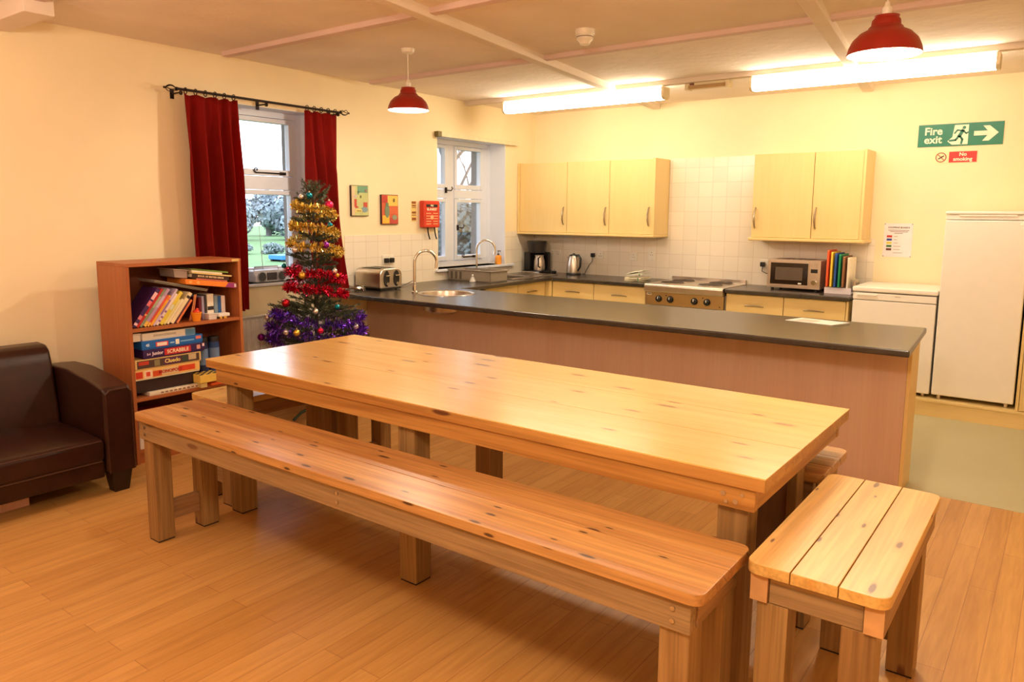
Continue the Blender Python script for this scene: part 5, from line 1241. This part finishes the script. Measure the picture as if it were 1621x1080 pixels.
# ------------------------------------------------------------------ CEILING THINGS
def pendant(lb, x, y, rim):
    t = thing('pendant_lamp', lb, 'pendant lamp', (x, y, rim), 0, 'red pendant lamps')
    R = .146
    prof = [(R, rim), (R + .002, rim + .002), (R - .004, rim + .03), (R - .018, rim + .06), (R - .045, rim + .088), (R - .075, rim + .103), (R - .079, rim + .112), (R - .088, rim + .12), (R - .09, rim + .14), (R - .098, rim + .15), (R - .095, rim + .158), (.03, rim + .162), (.0, rim + .162)]
    put('lamp_shade', MB().lathe(prof, x, y, 40), M['redlamp'], t)
    inn = [(r - .003 if r > .02 else 0, z - .003) for r, z in prof[1:]]; inn[0] = (R - .002, rim + .001)
    tag(put('shade_lining', MB().lathe(inn, x, y, 40), M['lampin'], t), 'glowing white inside of the shade')
    put('lamp_holder', MB().lathe([(.018, rim + .162), (.02, rim + .19), (.012, rim + .20), (.008, rim + .215), (0, rim + .217)], x, y, 16), M['whitep'], t)
    put('cord', MB().cyl((x, y, rim + .21), (x, y, ZC - .03), .0032, n=8), M['whitep'], t)
    put('ceiling_rose', MB().lathe([(.0, ZC - .034), (.03, ZC - .034), (.042, ZC - .026), (.048, ZC - .001), (0, ZC - .001)], x, y, 24), M['whitep'], t)
    put('bulb', MB().ball((x, y, rim + .055), .034, n=16), M['bulb'], t)
    L = bpy.data.lights.new('pendant_light', 'POINT'); L.energy = 44; L.color = (1, .84, .64); L.shadow_soft_size = .05
    lo = bpy.data.objects.new('pendant_light', L); C.objects.link(lo); lo.location = (x, y, rim + .005)
    return t
pendant('red domed pendant lamp between the two windows, further away', 1.32, -3.464, 2.337)
pendant('red domed pendant lamp at the top right, nearer the camera', 4.52, -3.867, 2.288)
def fluorescent(lb, x0, x1, y):
    t = thing('strip_light', lb, 'strip light', ((x0 + x1) / 2, y, 2.61), 0, 'lit fluorescent strip lights')
    put('light_body', MB().box(x0 + .02, x1 - .02, y - .045, y + .045, 2.69, 2.7215, .002), M['whitep'], t)
    put('diffuser', MB().prism([(y - .06, 2.695), (y - .06, 2.635), (y - .035, 2.612), (y + .035, 2.612), (y + .06, 2.635), (y + .06, 2.695)], 'x', x0 + .025, x1 - .025), M['tube'], t)
    for x in (x0, x1 - .025): put('end_cap', MB().prism([(y - .063, 2.715), (y - .063, 2.633), (y - .037, 2.608), (y + .037, 2.608), (y + .063, 2.633), (y + .063, 2.715)], 'x', x, x + .025, .003, 1), M['creamp'], t)
fluorescent('lit fluorescent strip light on the left of the kitchen ceiling', .485, 2.262, -1.22)
fluorescent('lit fluorescent strip light on the right of the kitchen ceiling', 3.01, 4.73, -1.22)
t = thing('emergency_light', 'unlit emergency light fitting between the two strip lights', 'emergency light', (2.64, -1.21, 2.66))
put('light_body', MB().box(2.46, 2.82, -1.255, -1.165, 2.70, 2.7215, .003), M['creamp'], t)
put('diffuser', MB().prism([(-1.25, 2.70), (-1.24, 2.672), (-1.18, 2.672), (-1.17, 2.70)], 'x', 2.475, 2.805, .004, 2), col(196, 160, 112, .3), t)
for x in (2.445, 2.805): put('end_cap', MB().box(x, x + .03, -1.258, -1.162, 2.668, 2.721, .004), M['creamp'], t)
put('indicator', MB().box(2.49, 2.53, -1.2585, -1.2555, 2.702, 2.718), col(120, 70, 50), t)
t = thing('smoke_detector', 'round white smoke detector on the ceiling', 'smoke detector', (2.64, -3.2, 2.68))
put('base', MB().lathe([(.0, ZC - .0005), (.062, ZC - .0005), (.062, ZC - .03), (.058, ZC - .036), (0, ZC - .036)], 2.64, -3.22, 28), M['whitep'], t)
put('sensor_head', MB().lathe([(.052, ZC - .036), (.052, ZC - .06), (.036, ZC - .075), (.03, ZC - .09), (.012, ZC - .096), (0, ZC - .096)], 2.64, -3.22, 28), M['whitep'], t)
put('vent_slots', MB().lathe([(.0535, ZC - .044), (.0535, ZC - .05)], 2.64, -3.22, 28), M['greyp'], t)

# ------------------------------------------------------------------ LIGHTS / WORLD
w = bpy.data.worlds.new('overcast'); sc.world = w; w.use_nodes = True
bg = w.node_tree.nodes['Background']; bg.inputs['Color'].default_value = (.78, .87, 1, 1); bg.inputs['Strength'].default_value = 3.8
def lamp(name, loc, energy, color, r):
    L = bpy.data.lights.new(name, 'POINT'); L.energy = energy; L.color = color; L.shadow_soft_size = r
    o = bpy.data.objects.new(name, L); C.objects.link(o); o.location = loc
lamp('dining_fill', (4.6, -7.1, 2.35), 72, (1, .85, .64), .14)  # added fill light behind the camera, no fitting modelled
lamp('dining_fill', (1.5, -7.2, 2.35), 30, (1, .77, .66), .14)  # second added fill, pinker, for the left side

# ------------------------------------------------------------------ CAMERA
cam = bpy.data.cameras.new('camera'); co = bpy.data.objects.new('camera', cam); C.objects.link(co); sc.camera = co
fw = Vector((-.59178183, .79439467, -.1368626)); Rv = Vector((.80132341, .59818778, .00722293)); Uv = Vector((-.08760739, .10539681, .99056371))
mat = Matrix.Identity(4)
for i in range(3): mat[i][0] = Rv[i]; mat[i][1] = Uv[i]; mat[i][2] = -fw[i]; mat[i][3] = (5.235998, -7.4567437, 1.61161339)[i]
co.matrix_world = mat
cam.sensor_fit = 'HORIZONTAL'; cam.sensor_width = 36; cam.lens = 36 * 1187.2 / 1621; cam.shift_y = -38.5 / 1621; cam.clip_start = .05; cam.clip_end = 300
sc.view_settings.view_transform = 'Standard'; sc.view_settings.look = 'None'; sc.view_settings.exposure = 0.42; sc.view_settings.gamma = 1.0
sc.cycles.max_bounces = 8; sc.cycles.diffuse_bounces = 4; sc.cycles.glossy_bounces = 3; sc.cycles.transparent_max_bounces = 8
sc.cycles.sample_clamp_indirect = 6; sc.cycles.caustics_reflective = False; sc.cycles.caustics_refractive = False
sc.cycles.use_denoising = True
